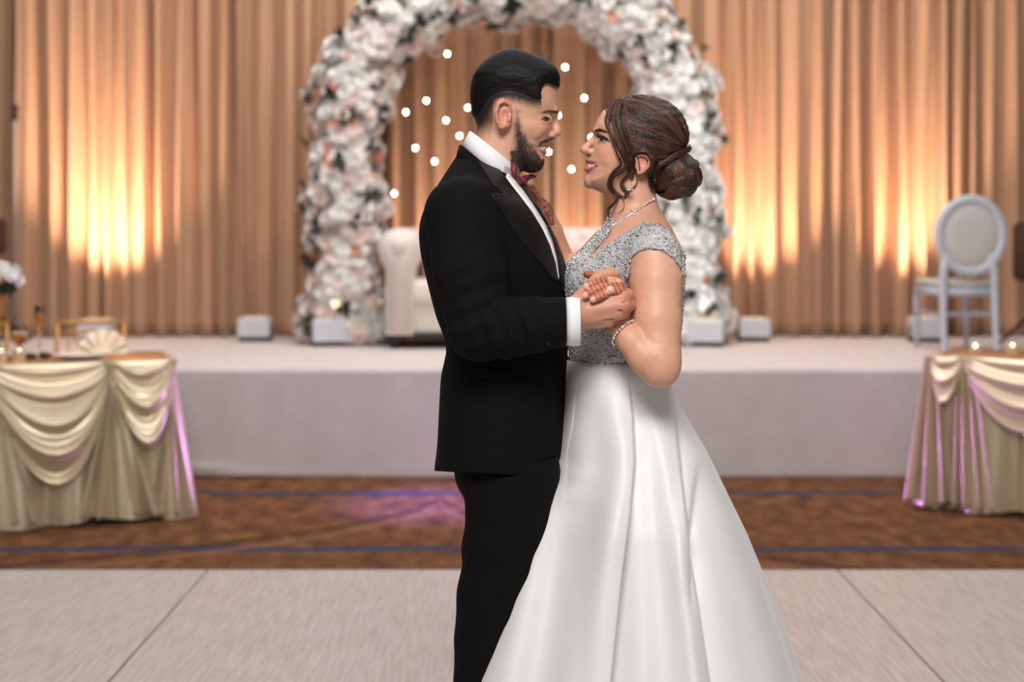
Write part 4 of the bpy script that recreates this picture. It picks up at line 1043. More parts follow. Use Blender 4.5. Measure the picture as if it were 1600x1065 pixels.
GB.add(chain([(760, 290, 0, 38), (735, 340, -80, 24), cp(738, 430, -145, 22), cp(752, 508, -162, 20), cp(800, 508, -172, 20), cp(872, 497, -172, 22)], 4), 6)
GB.add(chain([(760, 290, 0, 38), (745, 340, 90, 24), (765, 440, 158, 22), (792, 500, 180, 20), (850, 512, 172, 20), (906, 520, 152, 21)], 4), 6)
GB.add(HH, 3).add(HL, 3)
Vh, Qh = nets(GB, (700, 70, -222), (1062, 575, 212), 1.55)
def hand_col(P):
    n2 = vnoise(P, .08, 3); c = np.tile(np.array(S(204, 148, 122)[:3]), (len(P), 1)); c = mixc(c, .35*n2, S(190, 110, 88))
    u, v = app(P); c = mixc(c, .45*np.exp(-((u-978)**2+(v-470)**2)/300), S(200, 118, 98)); return c
cols = np.where((Vh[:, 1] < 320)[:, None], groom_col(Vh), hand_col(Vh))
body = (Vh, Qh)
fig('body', body, skin_g, groom, cols, label='light brown skin, trimmed dark beard')
# ---- hair
base_h = lambda P: HG(P)
def groom_hair(P):
    u, v = app(P); reg = hair_sd(u, v)
    th = np.interp(v, [70, 120, 150, 180], [9, 6, 4.0, 2.5])*(1-(.99*(1-sstep(-reg, 0, 30)))*(1-sstep(u, 818, 842))*sstep(v, 112, 128))
    sh = smax(HG(P)-th, reg, 2.0)
    vol = infl(hair_sd, lambda a, b: np.interp(b, [76, 110, 150, 190], [56, 62.5, 60, 50]), 56)(P)
    vol = smax(vol, P[:, 1]-(128+58*(1-sstep(P[:, 0], 744, 790))), 12)
    d = smin(sh, vol, 4)
    st = np.stack([P[:, 0]*.25+P[:, 1]*.12, P[:, 1]*.9, P[:, 2]*.9], 1)
    return d+(.8*(vnoise(st, .35, 4)-.5)+.35*(vnoise(st, 1.0, 8)-.5))*sstep(-hair_sd(*app(P)), 2, 14)
GHV = nets(groom_hair, (726, 66, -76), (884, 200, 76), 1.5, 1)
hair_g = mat('black_hair', S(9, 8, 8), .58, noise=.2, nscale=60, spec=.22, bump=.12, bscale=260, bstretch=(.25, 1, 1))
hg = fig('hair', GHV, hair_g, groom)
# beard bristles (too many to count)
u, v = app(Vh); d = beard_sd(u, v); pr = np.clip(-d/13, 0, 1)**1.5*(np.abs(Vh[:, 2]) < 52); pr[(u > 771) & (u < 802) & (v < 205)] = 0
idx = RNG.choice(len(Vh), 3600, p=pr/pr.sum())
nr = np.stack([HG(Vh[idx]+e)-HG(Vh[idx]-e) for e in np.eye(3)*.8], 1); nr /= np.linalg.norm(nr, axis=1, keepdims=True)+1e-9
dirv = np.stack([RNG.normal(.1, .35, len(idx)), RNG.normal(.8, .3, len(idx)), RNG.normal(0, .3, len(idx))], 1); dirv -= nr*(dirv*nr).sum(1, keepdims=True)*.7; dirv = dirv/np.linalg.norm(dirv, axis=1, keepdims=True)+nr*.25
sd_ = np.cross(dirv, nr); L_ = RNG.uniform(2.2, 4.4, len(idx))[:, None]; b0 = Vh[idx]-nr*.3
V = np.stack([b0-sd_*.42, b0+sd_*.42, b0+dirv*L_], 1).reshape(-1, 3)
fig('beard', (V, np.arange(len(V)).reshape(-1, 3)), mat('beard_hair', S(38, 28, 24), .6), groom, kind='stuff')
# ---- jacket
jk_poly = [(727, 226), (712, 246), (690, 280), (670, 313), (659, 338), (655, 362), (657, 392), (664, 425), (673, 462), (682, 495), (692, 522), (697, 546), (694, 565), (689, 590), (686, 640), (683.5, 690), (680, 722), (678.5, 740), (676, 800), (676, 850), (760, 855), (850, 855), (868, 845), (868, 790), (870, 750), (874, 725), (879, 700), (882, 660), (885, 600), (887, 560), (888, 500), (888, 450), (886, 425), (880, 400), (868, 372), (852, 342), (838, 318), (822, 298), (806, 280), (795, 268), (770, 250), (748, 232)]
jk_sd = polysdf(jk_poly)
JK = Field()
JK.add(infl(jk_sd, lambda u, v: np.interp(v, [222, 240, 262, 290, 320, 400, 520, 600, 745], [48, 64, 104, 140, 150, 138, 120, 128, 142]), 95))
def crease(f):
    def g(P):
        u, v = P[:, 0], P[:, 1]
        e = np.exp(-(((u-790)/70)**2+((v-500)/45)**2))*np.sin(.30*(u*.75-v*.35))*2.4+np.exp(-(((u-735)/40)**2+((v-470)/60)**2))*np.sin(.2*(u*.4+v))*2.0
        return f(P)-e
    g.bb = f.bb; return g
JK.add(crease(chain([cp(722, 336, -116, 60), cp(734, 430, -146, 57), cp(750, 512, -162, 51), cp(790, 512, -172, 47), cp(832, 507, -176, 43), cp(884, 502.5, -172, 38.5)], 6)), 14)
JK.add(chain([(735, 340, 116, 60), (760, 440, 160, 52), (790, 500, 182, 48), (850, 512, 175, 41), (900, 518, 156, 36)], 6), 14)
JK.sub(lambda P: smax(smax(P[:, 0]-980, 877.5-P[:, 0], 0), 0*P[:, 0]-1, 0)+(1-((np.abs(P[:, 2]+160) < 50) & (P[:, 1] > 445) & (P[:, 1] < 560)))*60, .5)
JK.sub(lambda P: -(HORIZON+(P[:, 1]-HORIZON)/(1+np.minimum(P[:, 2], 0)/750/Y0)-(735.5+(P[:, 0]-679)*.05)), 1.2)
vent = polysdf([(688.5, 715), (692, 745), (687, 745)], smooth=False, pad=20); JK.sub(lambda P: vent(P[:, 0], P[:, 1]), .8)
JV, JQ = nets(JK, (645, 215, -240), (925, 760, 260), 2.6)
jk_m = mat('black_wool', S(13, 13, 13), .85, noise=.12, nscale=40, bump=.10, bscale=700, spec=.12); sat_m = mat('black_satin', S(13, 13, 14), .48, noise=.1, spec=.25)
jacket = fig('jacket', (JV, JQ), jk_m, groom)
jb = bvh_of(JV, JQ)
white_m = mat('white_shirt', S(232, 232, 234), .8, noise=.02, bump=.05, bscale=400); grey_m = mat('collar_grey', S(176, 168, 174), .8)
shirt = patch([(794, 268), (806, 284), (818, 299), (836, 326), (852, 352), (863, 380), (869, 405), (872.5, 436), (868, 412), (858, 382), (846, 356), (830, 330), (812, 306), (800, 291), (790, 276)], jb, .4, 1.2, 3, smooth=False)
fig('shirt_front', shirt, white_m, groom)
lap = patch([(789, 278), (800, 293), (812, 308), (830, 332), (846, 358), (858, 384), (867, 412), (871, 440), (862, 436), (846, 415), (822, 386), (796, 352), (767, 304), (772, 302), (786, 303), (768, 286), (752, 262), (735, 236), (744, 229), (768, 250)], jb, .6, 1.4, 3, smooth=False)
fig('lapel', lap, sat_m, jacket, label='black satin peak lapel')
lap = patch([(812, 288), (822, 301), (840, 322), (856, 350), (869, 376), (878, 402), (882, 424), (882.5, 440), (880, 456), (873.5, 434), (870, 404), (864, 379), (853, 350), (837, 324), (820, 299)], jb, .6, 1.4, 3, smooth=False)
fig('lapel', lap, sat_m, jacket, label='black satin peak lapel')
fig('pocket_flap', patch([(738, 573), (800, 577), (800, 594), (738, 590)], jb, .4, 1.6, 4, smooth=False), jk_m, jacket)
fig('cuff_button', patch([(853, 533), (858, 533), (858, 538), (853, 538)], jb, .2, 1.4, 2, smooth=False), sat_m, jacket)
# jacket collar standing round the neck
def ring_band(rings, n=48, close=True):
    "rings of (cu,cv,cw, au,av, bw): centre + cos*(au,av,0) + sin*(0,0,bw); consecutive rings joined"
    a = np.arange(n)/n*2*np.pi; V = []
    for cu, cv, cw, au, av, bw in rings: V.append(np.stack([cu+np.cos(a)*au, cv+np.cos(a)*av, cw+np.sin(a)*bw], 1))
    m = len(rings); V = np.concatenate(V); Q = grid_faces(n, m, True)
    if close: Q = np.concatenate([Q, np.stack([(m-1)*n+np.arange(n), (m-1)*n+(np.arange(n)+1) % n, (np.arange(n)+1) % n, np.arange(n)], 1)])
    return V, Q
fig('shirt_collar', ring_band([(760, 266, 0, 40, 34, 54), (766, 249, 0, 39, 32, 51), (771, 234, 0, 37.5, 29.5, 48.5), (771.5, 233.5, 0, 35.5, 28, 46.5), (762, 264, 0, 37, 31, 51)]), white_m, groom)
fig('jacket_collar', ring_band([(752, 286, 0, 40, 36, 64), (755, 274, 0, 41, 36, 60), (758.5, 260, 0, 40.5, 34.5, 56.5), (759, 259.5, 0, 39, 33.5, 55), (757, 274, 0, 39, 34, 57)]), jk_m, groom)
cbv = bvh_of(*ring_band([(760, 266, 0, 40, 34, 54), (766, 249, 0, 39, 32, 51), (771, 234, 0, 37.5, 29.5, 48.5)], close=False))
fig('collar_wing', patch([(787.5, 258), (797, 263), (801, 272), (793, 283), (787, 276)], cbv, .5, 1.2, 3, smooth=False), grey_m, groom)
# cuff
cu_ = lambda u, v, rv, rw: (cp(u, v, -172)[0], cp(u, v, -172)[1], -172, 0, rv*.923, rw)
fig('shirt_cuff', ring_band([cu_(880, 502, 37, 32), cu_(893, 502, 38.5, 34), cu_(905, 502, 38, 34), cu_(906.5, 502, 36.5, 32), cu_(893, 502, 36, 31)]), white_m, groom)
# ---- bow tie
bow_m = mat('burgundy_satin', S(112, 22, 44), .42, noise=.2, nscale=50, sheen=.2)
BT = Field()
BT.add(ell((809, 283, -8), (7.5, 9, 9)))
BT.add(ell((803.5, 269, -26), (6.5, 16, 13), -.15), 2.5)
BT.add(ell((804, 287, -20), (6, 11, 11), .5), 2)
BT.add(ell((824, 276.5, 12), (16, 4.2, 14), -.17), 3)
BT.add(ell((817, 284, 8), (9, 8, 11), -.6), 2.5)
bvf = lambda P: BT(P)+.5*np.sin(.55*P[:, 1]-.5*P[:, 0])
fig('bow_tie', nets(bvf, (785, 245, -55), (850, 305, 50), 1.3, 1), bow_m, groom)
# ---- trousers and shoes
TR = Field()
TR.add(ell((778, 735, 0), (68, 60, 118)))
TR.add(chain([cp(800, 740, -58, 76), cp(799, 800, -60, 71.5), cp(791, 870, -62, 69), cp(781, 935, -62, 67), cp(776, 1000, -60, 66), cp(772, 1065, -60, 63), cp(772, 1190, -58, 55), cp(770, 1352, -58, 50)], 4), 10)
TR.add(chain([(812, 740, 62, 76), (812, 870, 64, 68), (806, 1000, 62, 62), (802, 1190, 60, 54), (800, 1362, 60, 50)], 4), 10)
def trf(P):
    u, v = P[:, 0], P[:, 1]
    e = np.exp(-((v-850)/45)**2)*np.sin(.09*(v-838)+.02*u)*2.2+np.exp(-((v-1270)/90)**2)*np.sin(.13*v+.05*u)*2.5
    cre = 2.2*np.exp(-((u-795)/7)**2)*(P[:, 2] < -60)*(v > 760)
    return smax(TR(P)-e-cre, v-1372, 2)
fig('trousers', nets(trf, (690, 700, -150), (900, 1385, 160), 4.0), jk_m, groom)
shoe_m = mat('black_patent_leather', S(14, 13, 14), .18, spec=.6)
floor_v = HORIZON+(CAM_H-FEET)*750
for w_, du in ((-56, 0), (60, 28)):
    SH = Field(); SH.add(chain([(752+du, floor_v-26, w_, 27), (790+du, floor_v-28, w_, 30), (850+du, floor_v-18, w_, 26), (905+du, floor_v-13, w_, 17)], 4)); SH.add(cone((765+du, floor_v-30, w_), (775+du, floor_v-60, w_), 30, 33), 8)
    fig('shoe', nets(lambda P: smax(SH(P), P[:, 1]-floor_v, 1), (715+du, floor_v-105, w_-45), (935+du, floor_v+6, w_+45), 3.0), shoe_m, groom)
# ================================================================== the bride
bride = thing('person', 'woman in a white beaded ball gown with a low curled bun dancing with the groom', 'person', ((985-800)/750, Y0, FEET))
skin_b = mat('bride_skin', S(214, 160, 132), .48, attr='col', noise=.04, nscale=80, sss=.15, bump=.03, bscale=400)
bh_poly = [(944, 172), (936, 183), (930, 193), (928, 201), (929.5, 210), (929, 220), (926, 232), (922, 243), (919, 250), (920, 258), (918.5, 266), (918.5, 271), (916, 277), (915, 282), (917, 288), (922, 293), (931, 297), (940, 301), (950, 304), (965, 299), (985, 284), (1008, 274), (1032, 270), (1052, 244), (1062, 210), (1055, 182), (1035, 166), (1005, 159), (970, 161)]
b_sd = polysdf(bh_poly)
BH = Field()
BH.add(infl(b_sd, lambda u, v: np.interp(v, [160, 185, 215, 240, 265, 285, 305], [46, 51, 50, 47, 42, 36, 26]), 50))
BH.add(ell((962, 240, 0), (30, 18, 43)), 10)
BH.add(cone((990, 282, 0), (992, 345, 0), 31, 37), 8)
BH.add(ell((931, 205, 0), (4.5, 4, 22)), 6)
BH.sub(sym(ell(cp(933, 216, -20), (8, 6.5, 9.5))), 5)
BH.add(sym(ell(cp(943, 217.5, -21.5), (9.3, 8.5, 9.5))), 3)
BH.add(sym(chain([cp(935.5, 212.5, -14, 1.8), cp(940, 211, -22, 2.0), cp(947, 214, -29, 1.8)])), 2.5)
BH.add(chain([(930, 213, 0, 4.0), (921.5, 223.5, 0, 4.6), (913.3, 232.8, 0, 6.2)]), 4.5)
BH.add(chain([(913.8, 233.5, 0, 6.0), (919, 240.5, 0, 4.0), (923, 243, 0, 3.6)]), 3.5)
BH.add(sym(ell(cp(922.5, 236.5, -9), (6.3, 5.2, 5.0))), 3)
BH.sub(sym(ell(cp(918.5, 241.8, -5.8), (3.0, 1.8, 2.2))), 1.5)
BH.add(sym(chain([(918, 251.3, 0, 3.3), cp(919.5, 251.3, -8, 3.2), cp(926, 253.6, -16, 2.4), cp(935, 256.3, -22, 1.3)])), 2.5)
BH.add(sym(chain([(917, 265, 0, 3.8), cp(919, 265, -8, 3.6), cp(926, 262.4, -15, 2.6), cp(935, 257.8, -22, 1.3)])), 2.5)
BH.sub(sym(chain([(914, 258, 0, 1.7), cp(918, 258, -8, 1.7), cp(926, 258, -16, 1.3), cp(935, 257, -22, .9)])), 1.0)
BH.add(sym(chain([(919.8, 257.7, 0, 3.1), cp(922, 257.7, -8, 3.0), cp(929, 257.8, -14, 2.6)])), .5)
BH.add(sym(chain([cp(946, 240, -27, 7), cp(952, 250, -32, 8)])), 10)
BH.add(ell((919.5, 284, 0), (6, 9, 13)), 6)
ear = Field()
ear.add(ell(cp(1003, 255, -47), (10, 15, 4), .25))
ear.add(chain([cp(996, 256, -48, 2), cp(994, 247, -50, 2.3), cp(1000, 241.5, -53, 2.5), cp(1009, 243, -55, 2.6), cp(1015, 250, -55, 2.6), cp(1013, 260, -52, 2.4), cp(1004, 268, -49, 3.0), cp(998, 270, -47, 3.2)]), 2)
ear.bb = ((988, 236, -60), (1020, 276, -38))
ear.sub(ell(cp(1003, 254, -54), (5, 8, 5), .2), 2)
BH.add(sym(ear), 2)
# ---- torso and arms
tor_poly = [(960, 322), (952, 344), (934, 370), (910, 396), (895, 413), (889, 430), (887, 455), (889, 500), (893, 545), (896, 580), (905, 600), (1025, 600), (1038, 585), (1048, 560), (1060, 510), (1064, 450), (1064, 410), (1056, 372), (1044, 347), (1030, 326), (1018, 310), (990, 300)]
t_sd = polysdf(tor_poly)
TO = Field()
TO.add(infl(t_sd, lambda u, v: np.interp(v, [300, 318, 335, 352, 375, 400, 450, 520, 560, 580, 640], [32, 40, 62, 100, 122, 120, 103, 94, 90, 86, 80]), 76))
TO.add(sym(ell((918, 440, -46), (36, 38, 42))), 16)
UA = Field()    # near upper arm with the shoulder ball
UA.add(chain([cp(1024, 398, -104, 42), cp(1025, 440, -122, 41), cp(1026, 500, -140, 38.5), cp(1029, 560, -156, 34.5), cp(1031, 575, -160, 30)], 6))
BB = Field()
BB.ops += BH.ops
BB.add(TO, 8); TO.bb = None; UA.bb = None
BB.add(UA, 10)
BB.add(chain([cp(1030, 570, -160, 33), cp(1008, 556, -161, 28), cp(985, 531, -157, 22.5), cp(962, 504, -143, 18)], 5), 6)
# far arm reaching up to the groom's shoulder
BB.add(chain([(965, 388, 100, 38), (930, 420, 150, 32), (893, 442, 176, 27), (880, 410, 170, 24), (866, 362, 146, 18), (860, 350, 140, 17)], 5), 8)
fh = [(862, 352, 140, 16), (850, 326, 124, 16), (836, 308, 110, 12)]
BB.add(chain(fh, 4), 5)
for k, (du, dw) in enumerate(((-2, -14), (1, -5), (4, 5), (6, 14))):
    BB.add(chain([(846+du, 322, 122+dw, 8), (834+du, 302, 108+dw, 7.2), (822+du*1.5, 290, 92+dw, 6.2), (812+du*1.5, 287, 78+dw, 5.2)]), 2)
BB.add(chain([(858, 345, 126, 9), (846, 335, 104, 8), (836, 326, 92, 6)]), 3)
# near hand wrapped over the groom's hand
BB.add(chain([cp(963, 503, -143, 17.5), cp(966, 474, -147, 19), cp(962, 447, -156, 14)], 4), 5)
FG = [[(958, 440, -146, 8.5), (932, 430, -146, 7.2), (917, 428.5, -146, 5.6)],
      [(954, 440, -164, 8.5), (934, 439.5, -179, 7.4), (924, 443.5, -184, 6.6), (916, 448, -186, 5.4)],
      [(958, 447, -168, 8.5), (937, 450, -185, 7.2), (924, 456, -190, 6.5), (914, 461.5, -191, 5.2)],
      [(964, 453, -170, 8), (946, 459, -189, 6.5), (936, 463.5, -193, 6), (926, 468, -194, 5.0)]]
for pts in FG: BB.add(chain([cp(*p) for p in pts]), .7)
BB.add(chain([cp(976, 458, -166, 8.5), cp(964, 455, -184, 7.4), cp(953, 452.5, -190, 6.2)]), 2.5)
BV, BQ = nets(BB, (800, 156, -225), (1080, 645, 225), 1.75)
lastf = np.array([cp(*f[-1])[:3] for f in FG])
def bride_col(P):
    u, v = app(P); n = len(P); w_ = P[:, 2]
    c = np.tile(np.array(S(218, 167, 140)[:3]), (n, 1))
    c = mixc(c, .4*vnoise(P, .03, 2), S(206, 146, 120))
    hd = (v < 310)
    c = mixc(c, .5*np.exp(-((u-948)**2/200+(v-240)**2/110))*hd, S(214, 128, 112)); c = mixc(c, .25*np.exp(-((u-912)**2+(v-233)**2)/60), S(214, 138, 120))
    c = mixc(c, .5*((u > 990) & (u < 1020) & (v > 238) & (v < 274) & (np.abs(w_) > 45)), S(208, 122, 104))
    P2 = lambda pts: polysdf(pts, smooth=False, pad=10)
    br = P2([(929.5, 202.6), (936, 200.4), (945, 203), (954, 209), (945, 207.6), (936, 205.8), (930.5, 206.8)]); c = mixc(c, (1-sstep(br(u, v), -.8, 1.0))*hd, S(52, 32, 28))
    sh = P2([(931, 209), (938, 209), (948, 214), (952, 220), (944, 215), (934, 213)]); c = mixc(c, .65*(1-sstep(sh(u, v), -1, 2))*hd, S(120, 76, 66))
    on = (u > 928)&(u < 956)&hd
    ey = P2([(934.5, 214), (939, 213.5), (946, 217.5), (949, 221.5), (943, 222), (938, 220.5)]); e = (1-sstep(ey(u, v), -.6, .6))*on
    c = mixc(c, e, S(164, 142, 132)); c = mixc(c, e*(1-sstep(np.hypot(u-940, v-217.5), 2.6, 3.6)), S(38, 26, 22))
    la = P2([(930.5, 210), (935, 210.8), (941, 211.2), (948, 215), (954, 222.5), (947, 219.8), (940, 216), (935, 216)]); c = mixc(c, (1-sstep(la(u, v), -.5, .8))*on, S(22, 15, 15))
    la = P2([(937, 220.5), (943, 222.5), (950, 222), (944, 224), (939, 223)]); c = mixc(c, .6*(1-sstep(la(u, v), -.5, .8))*on, S(60, 40, 36))
    lp = P2([(913, 249.5), (918, 247.8), (926, 252), (936, 256.6), (925, 255.8), (915, 255)]); c = mixc(c, 1-sstep(lp(u, v), -.6, .7), S(178, 92, 90))
    lp = P2([(912, 262), (918, 260.8), (928, 260.2), (936, 257.4), (928, 264.8), (918, 270), (912.5, 267)]); c = mixc(c, 1-sstep(lp(u, v), -.6, .7), S(192, 98, 98))
    te = P2([(916, 255.8), (924, 256), (931, 257.8), (925, 260.6), (916, 260.6)]); c = mixc(c, 1-sstep(te(u, v), -.5, .5), S(240, 232, 224))
    c = mixc(c, (1-sstep(P2([(928, 257.5), (936, 258.3), (930, 260.5)])(u, v), -.5, .6)), S(70, 26, 26))
    c = mixc(c, .8*(1-sstep(np.hypot(u-919.5, (v-242)*1.4), 1.5, 3.6))*hd, S(90, 40, 34))
    # henna on both hands
    k = 1+w_/750/Y0; ua = 800+(P[:, 0]-800)/k; va = HORIZON+(P[:, 1]-HORIZON)/k
    hn = ((va > 420) & (va < 472) & (ua < 950) & (ua > 905) & (w_ < -120)) | ((va > 440) & (va < 462) & (ua > 948) & (ua < 984) & (w_ < -160))
    a = (ua-950)*-.9+(va-440)*.45; pat = (np.sin(a*.95)+.7*np.sin(2.1*((ua*.4+va*.9)))+1.4*(vnoise(P, .7, 9)-.5)) > -.35
    c = mixc(c, hn*(.30+.55*pat), S(160, 66, 34))
    dist = np.min(np.linalg.norm(P[:, None]-lastf[None], axis=2), 1)
    c = mixc(c, (1-sstep(dist, 5.6, 6.6))*(w_ < -150), S(226, 176, 158))
    tip = np.linalg.norm(P-np.array(cp(*FG[0][-1])[:3]), axis=1); c = mixc(c, (1-sstep(tip, 8, 12)), S(160, 72, 48))
    tp = np.linalg.norm(P-np.array(cp(953, 452.5, -193)), axis=1); c = mixc(c, 1-sstep(tp, 5.6, 6.6), S(228, 184, 168))
    far = (ua < 866) & (va < 352) & (w_ > 50); pat = (vnoise(P, .28, 3)+.5*(vnoise(P, .6, 6)-.5)) > .5
    c = mixc(c, far*(.35+.5*pat), S(142, 62, 36))
    wr = (ua > 935) & (ua < 968) & (va > 505) & (va < 548) & (w_ < -110); pat = np.hypot(ua-953, va-527) < 24
    c = mixc(c, wr*pat*(vnoise(P, .5, 4) > .5)*(1-sstep(-((ua-948)*.8-(va-513)*.6), -2, 4))*.5, S(150, 70, 48))
    return c
fig('body', (BV, BQ), skin_b, bride, bride_col(BV), label='fair skin with henna patterned hands')
bodyb = bvh_of(BV, BQ)
# ---- beaded bodice
near_p = polysdf([(913, 408), (935, 393), (960, 376), (985, 358), (1003, 349), (1018, 347), (1032, 351), (1046, 362), (1060, 384), (1072, 400), (1085, 440), (1080, 520), (1075, 620), (1050, 606), (1010, 600), (950, 589), (887, 577), (865, 575), (865, 430), (888, 411), (900, 404)], smooth=False)
strap_p = polysdf([(884, 420), (905, 394), (920, 371), (936, 352), (954, 338), (959, 347), (951, 365), (936, 383), (914, 409), (900, 425)], smooth=False)
hole_p = polysdf([(983, 412), (987, 402), (998, 392), (1015, 387.5), (1035, 391), (1052, 402), (1064, 418), (1072, 450), (1078, 640), (980, 640)], smooth=False)
far_p = polysdf([(880, 420), (905, 400), (930, 365), (960, 350), (1010, 347), (1050, 360), (1085, 420), (1080, 620), (865, 620), (865, 430)], smooth=False)
def bodice(P):
    u, v = app(P); w_ = P[:, 2]
    cap = smax(UA(P), v-430, 2)
    base = smin(smin(TO(P), BH(P)+6, 6), cap, 10)
    k = 1+w_/750/Y0; ua = 800+(P[:, 0]-800)/k; va = HORIZON+(P[:, 1]-HORIZON)/k
    reg = np.where(w_ < 8, near_p(ua, va), 1e3)
    reg = np.minimum(reg, np.where(w_ > -60, strap_p(ua, va), 1e3))
    reg = np.minimum(reg, np.where(w_ > 40, far_p(u, v), 1e3))
    hole = np.where(np.abs(w_) > 96, hole_p(u, v), 1e3)
    reg = smax(reg, -hole, .5)
    d = smax(base-3.2, reg, 1.0)
    return d
DV, DQ = nets(bodice, (868, 330, -170), (1092, 615, 165), 2.0, 1)
bod_m = mat('silver_tulle', S(188, 190, 192), .5, .0, noise=.25, nscale=110, bump=.5, bscale=300)
bodo = fig('bodice', (DV, DQ), bod_m, bride, label='silver beaded bodice')
# beads: thousands of tiny facetted stones
nrm = np.stack([bodice(DV+e)-bodice(DV-e) for e in np.eye(3)*.8], 1); nrm /= np.linalg.norm(nrm, axis=1, keepdims=True)+1e-9
TOv = smin(TO(DV), UA(DV), 10); surf = np.abs(TOv-3.2) < 2.5
cand = np.where(surf & (DV[:, 2] < 60))[0]
kq = 1+DV[cand, 2]/750/Y0; uq = 800+(DV[cand, 0]-800)/kq; vq = HORIZON+(DV[cand, 1]-HORIZON)/kq
wt = np.where(vq > 560, 2.2, 1.0)*(.55+.9*(vnoise(DV[cand], .05, 3) > .45))
bi = cand[RNG.choice(len(cand), 15000, p=wt/wt.sum())]
octv = np.array([(1, 0, 0), (0, 1, 0), (-1, 0, 0), (0, -1, 0), (0, 0, 1), (0, 0, -1)], float); octf = np.array([(0, 1, 4), (1, 2, 4), (2, 3, 4), (3, 0, 4), (1, 0, 5), (2, 1, 5), (3, 2, 5), (0, 3, 5)])
rad = RNG.uniform(.65, 1.65, len(bi)); ctr = DV[bi]+nrm[bi]*.5+RNG.normal(0, .6, (len(bi), 3))
ang = RNG.uniform(0, 6.28, len(bi)); ca, sa = np.cos(ang), np.sin(ang)
ov = octv[None]*rad[:, None, None]; rx = ov[..., 0]*ca[:, None]-ov[..., 1]*sa[:, None]; ry = ov[..., 0]*sa[:, None]+ov[..., 1]*ca[:, None]
ov = np.stack([rx, ry, ov[..., 2]], -1)+ctr[:, None]
bf = (octf[None]+6*np.arange(len(bi))[:, None, None]).reshape(-1, 3)
bc = np.where(RNG.random(len(bi))[:, None] < .22, np.array(S(150, 132, 108)[:3]), np.where(RNG.random(len(bi))[:, None] < .6, np.array(S(236, 236, 236)[:3]), np.array(S(196, 198, 202)[:3])))
me = mesh_np('beadwork', fw(ov.reshape(-1, 3)), bf); setcol(me, np.repeat(bc, 6, 0))
o = link('beadwork', me, mat('crystal_beads', S(220, 220, 220), .14, .6, attr='col'), bride, smooth=False, kind='stuff', label='silver and crystal beadwork')
# ---- skirt
floor_v = HORIZON+(CAM_H-FEET)*750
vs = np.linspace(560, floor_v-3, 110); nth = 760; th = np.arange(nth)/nth*2*np.pi   # th: 0 = +u, pi/2 = towards the camera
Lf = np.interp(vs, [560, 600, 640, 700, 760, 830, 900, 980, 1065, 1385], [880, 878, 877, 871, 852, 828, 806, 779, 751, 640])
Rt = np.interp(vs, [560, 605, 640, 700, 760, 830, 900, 980, 1065, 1385], [1050, 1049, 1066, 1102, 1131, 1164, 1192, 1222, 1250, 1350])
cu = np.interp(vs, [584, 700, 900, 1065, 1385], [965, 985, 1000, 1005, 1000])
cw = np.interp(vs, [584, 700, 1385], [0, 5, 20])
SV = np.zeros((len(vs), nth, 3))
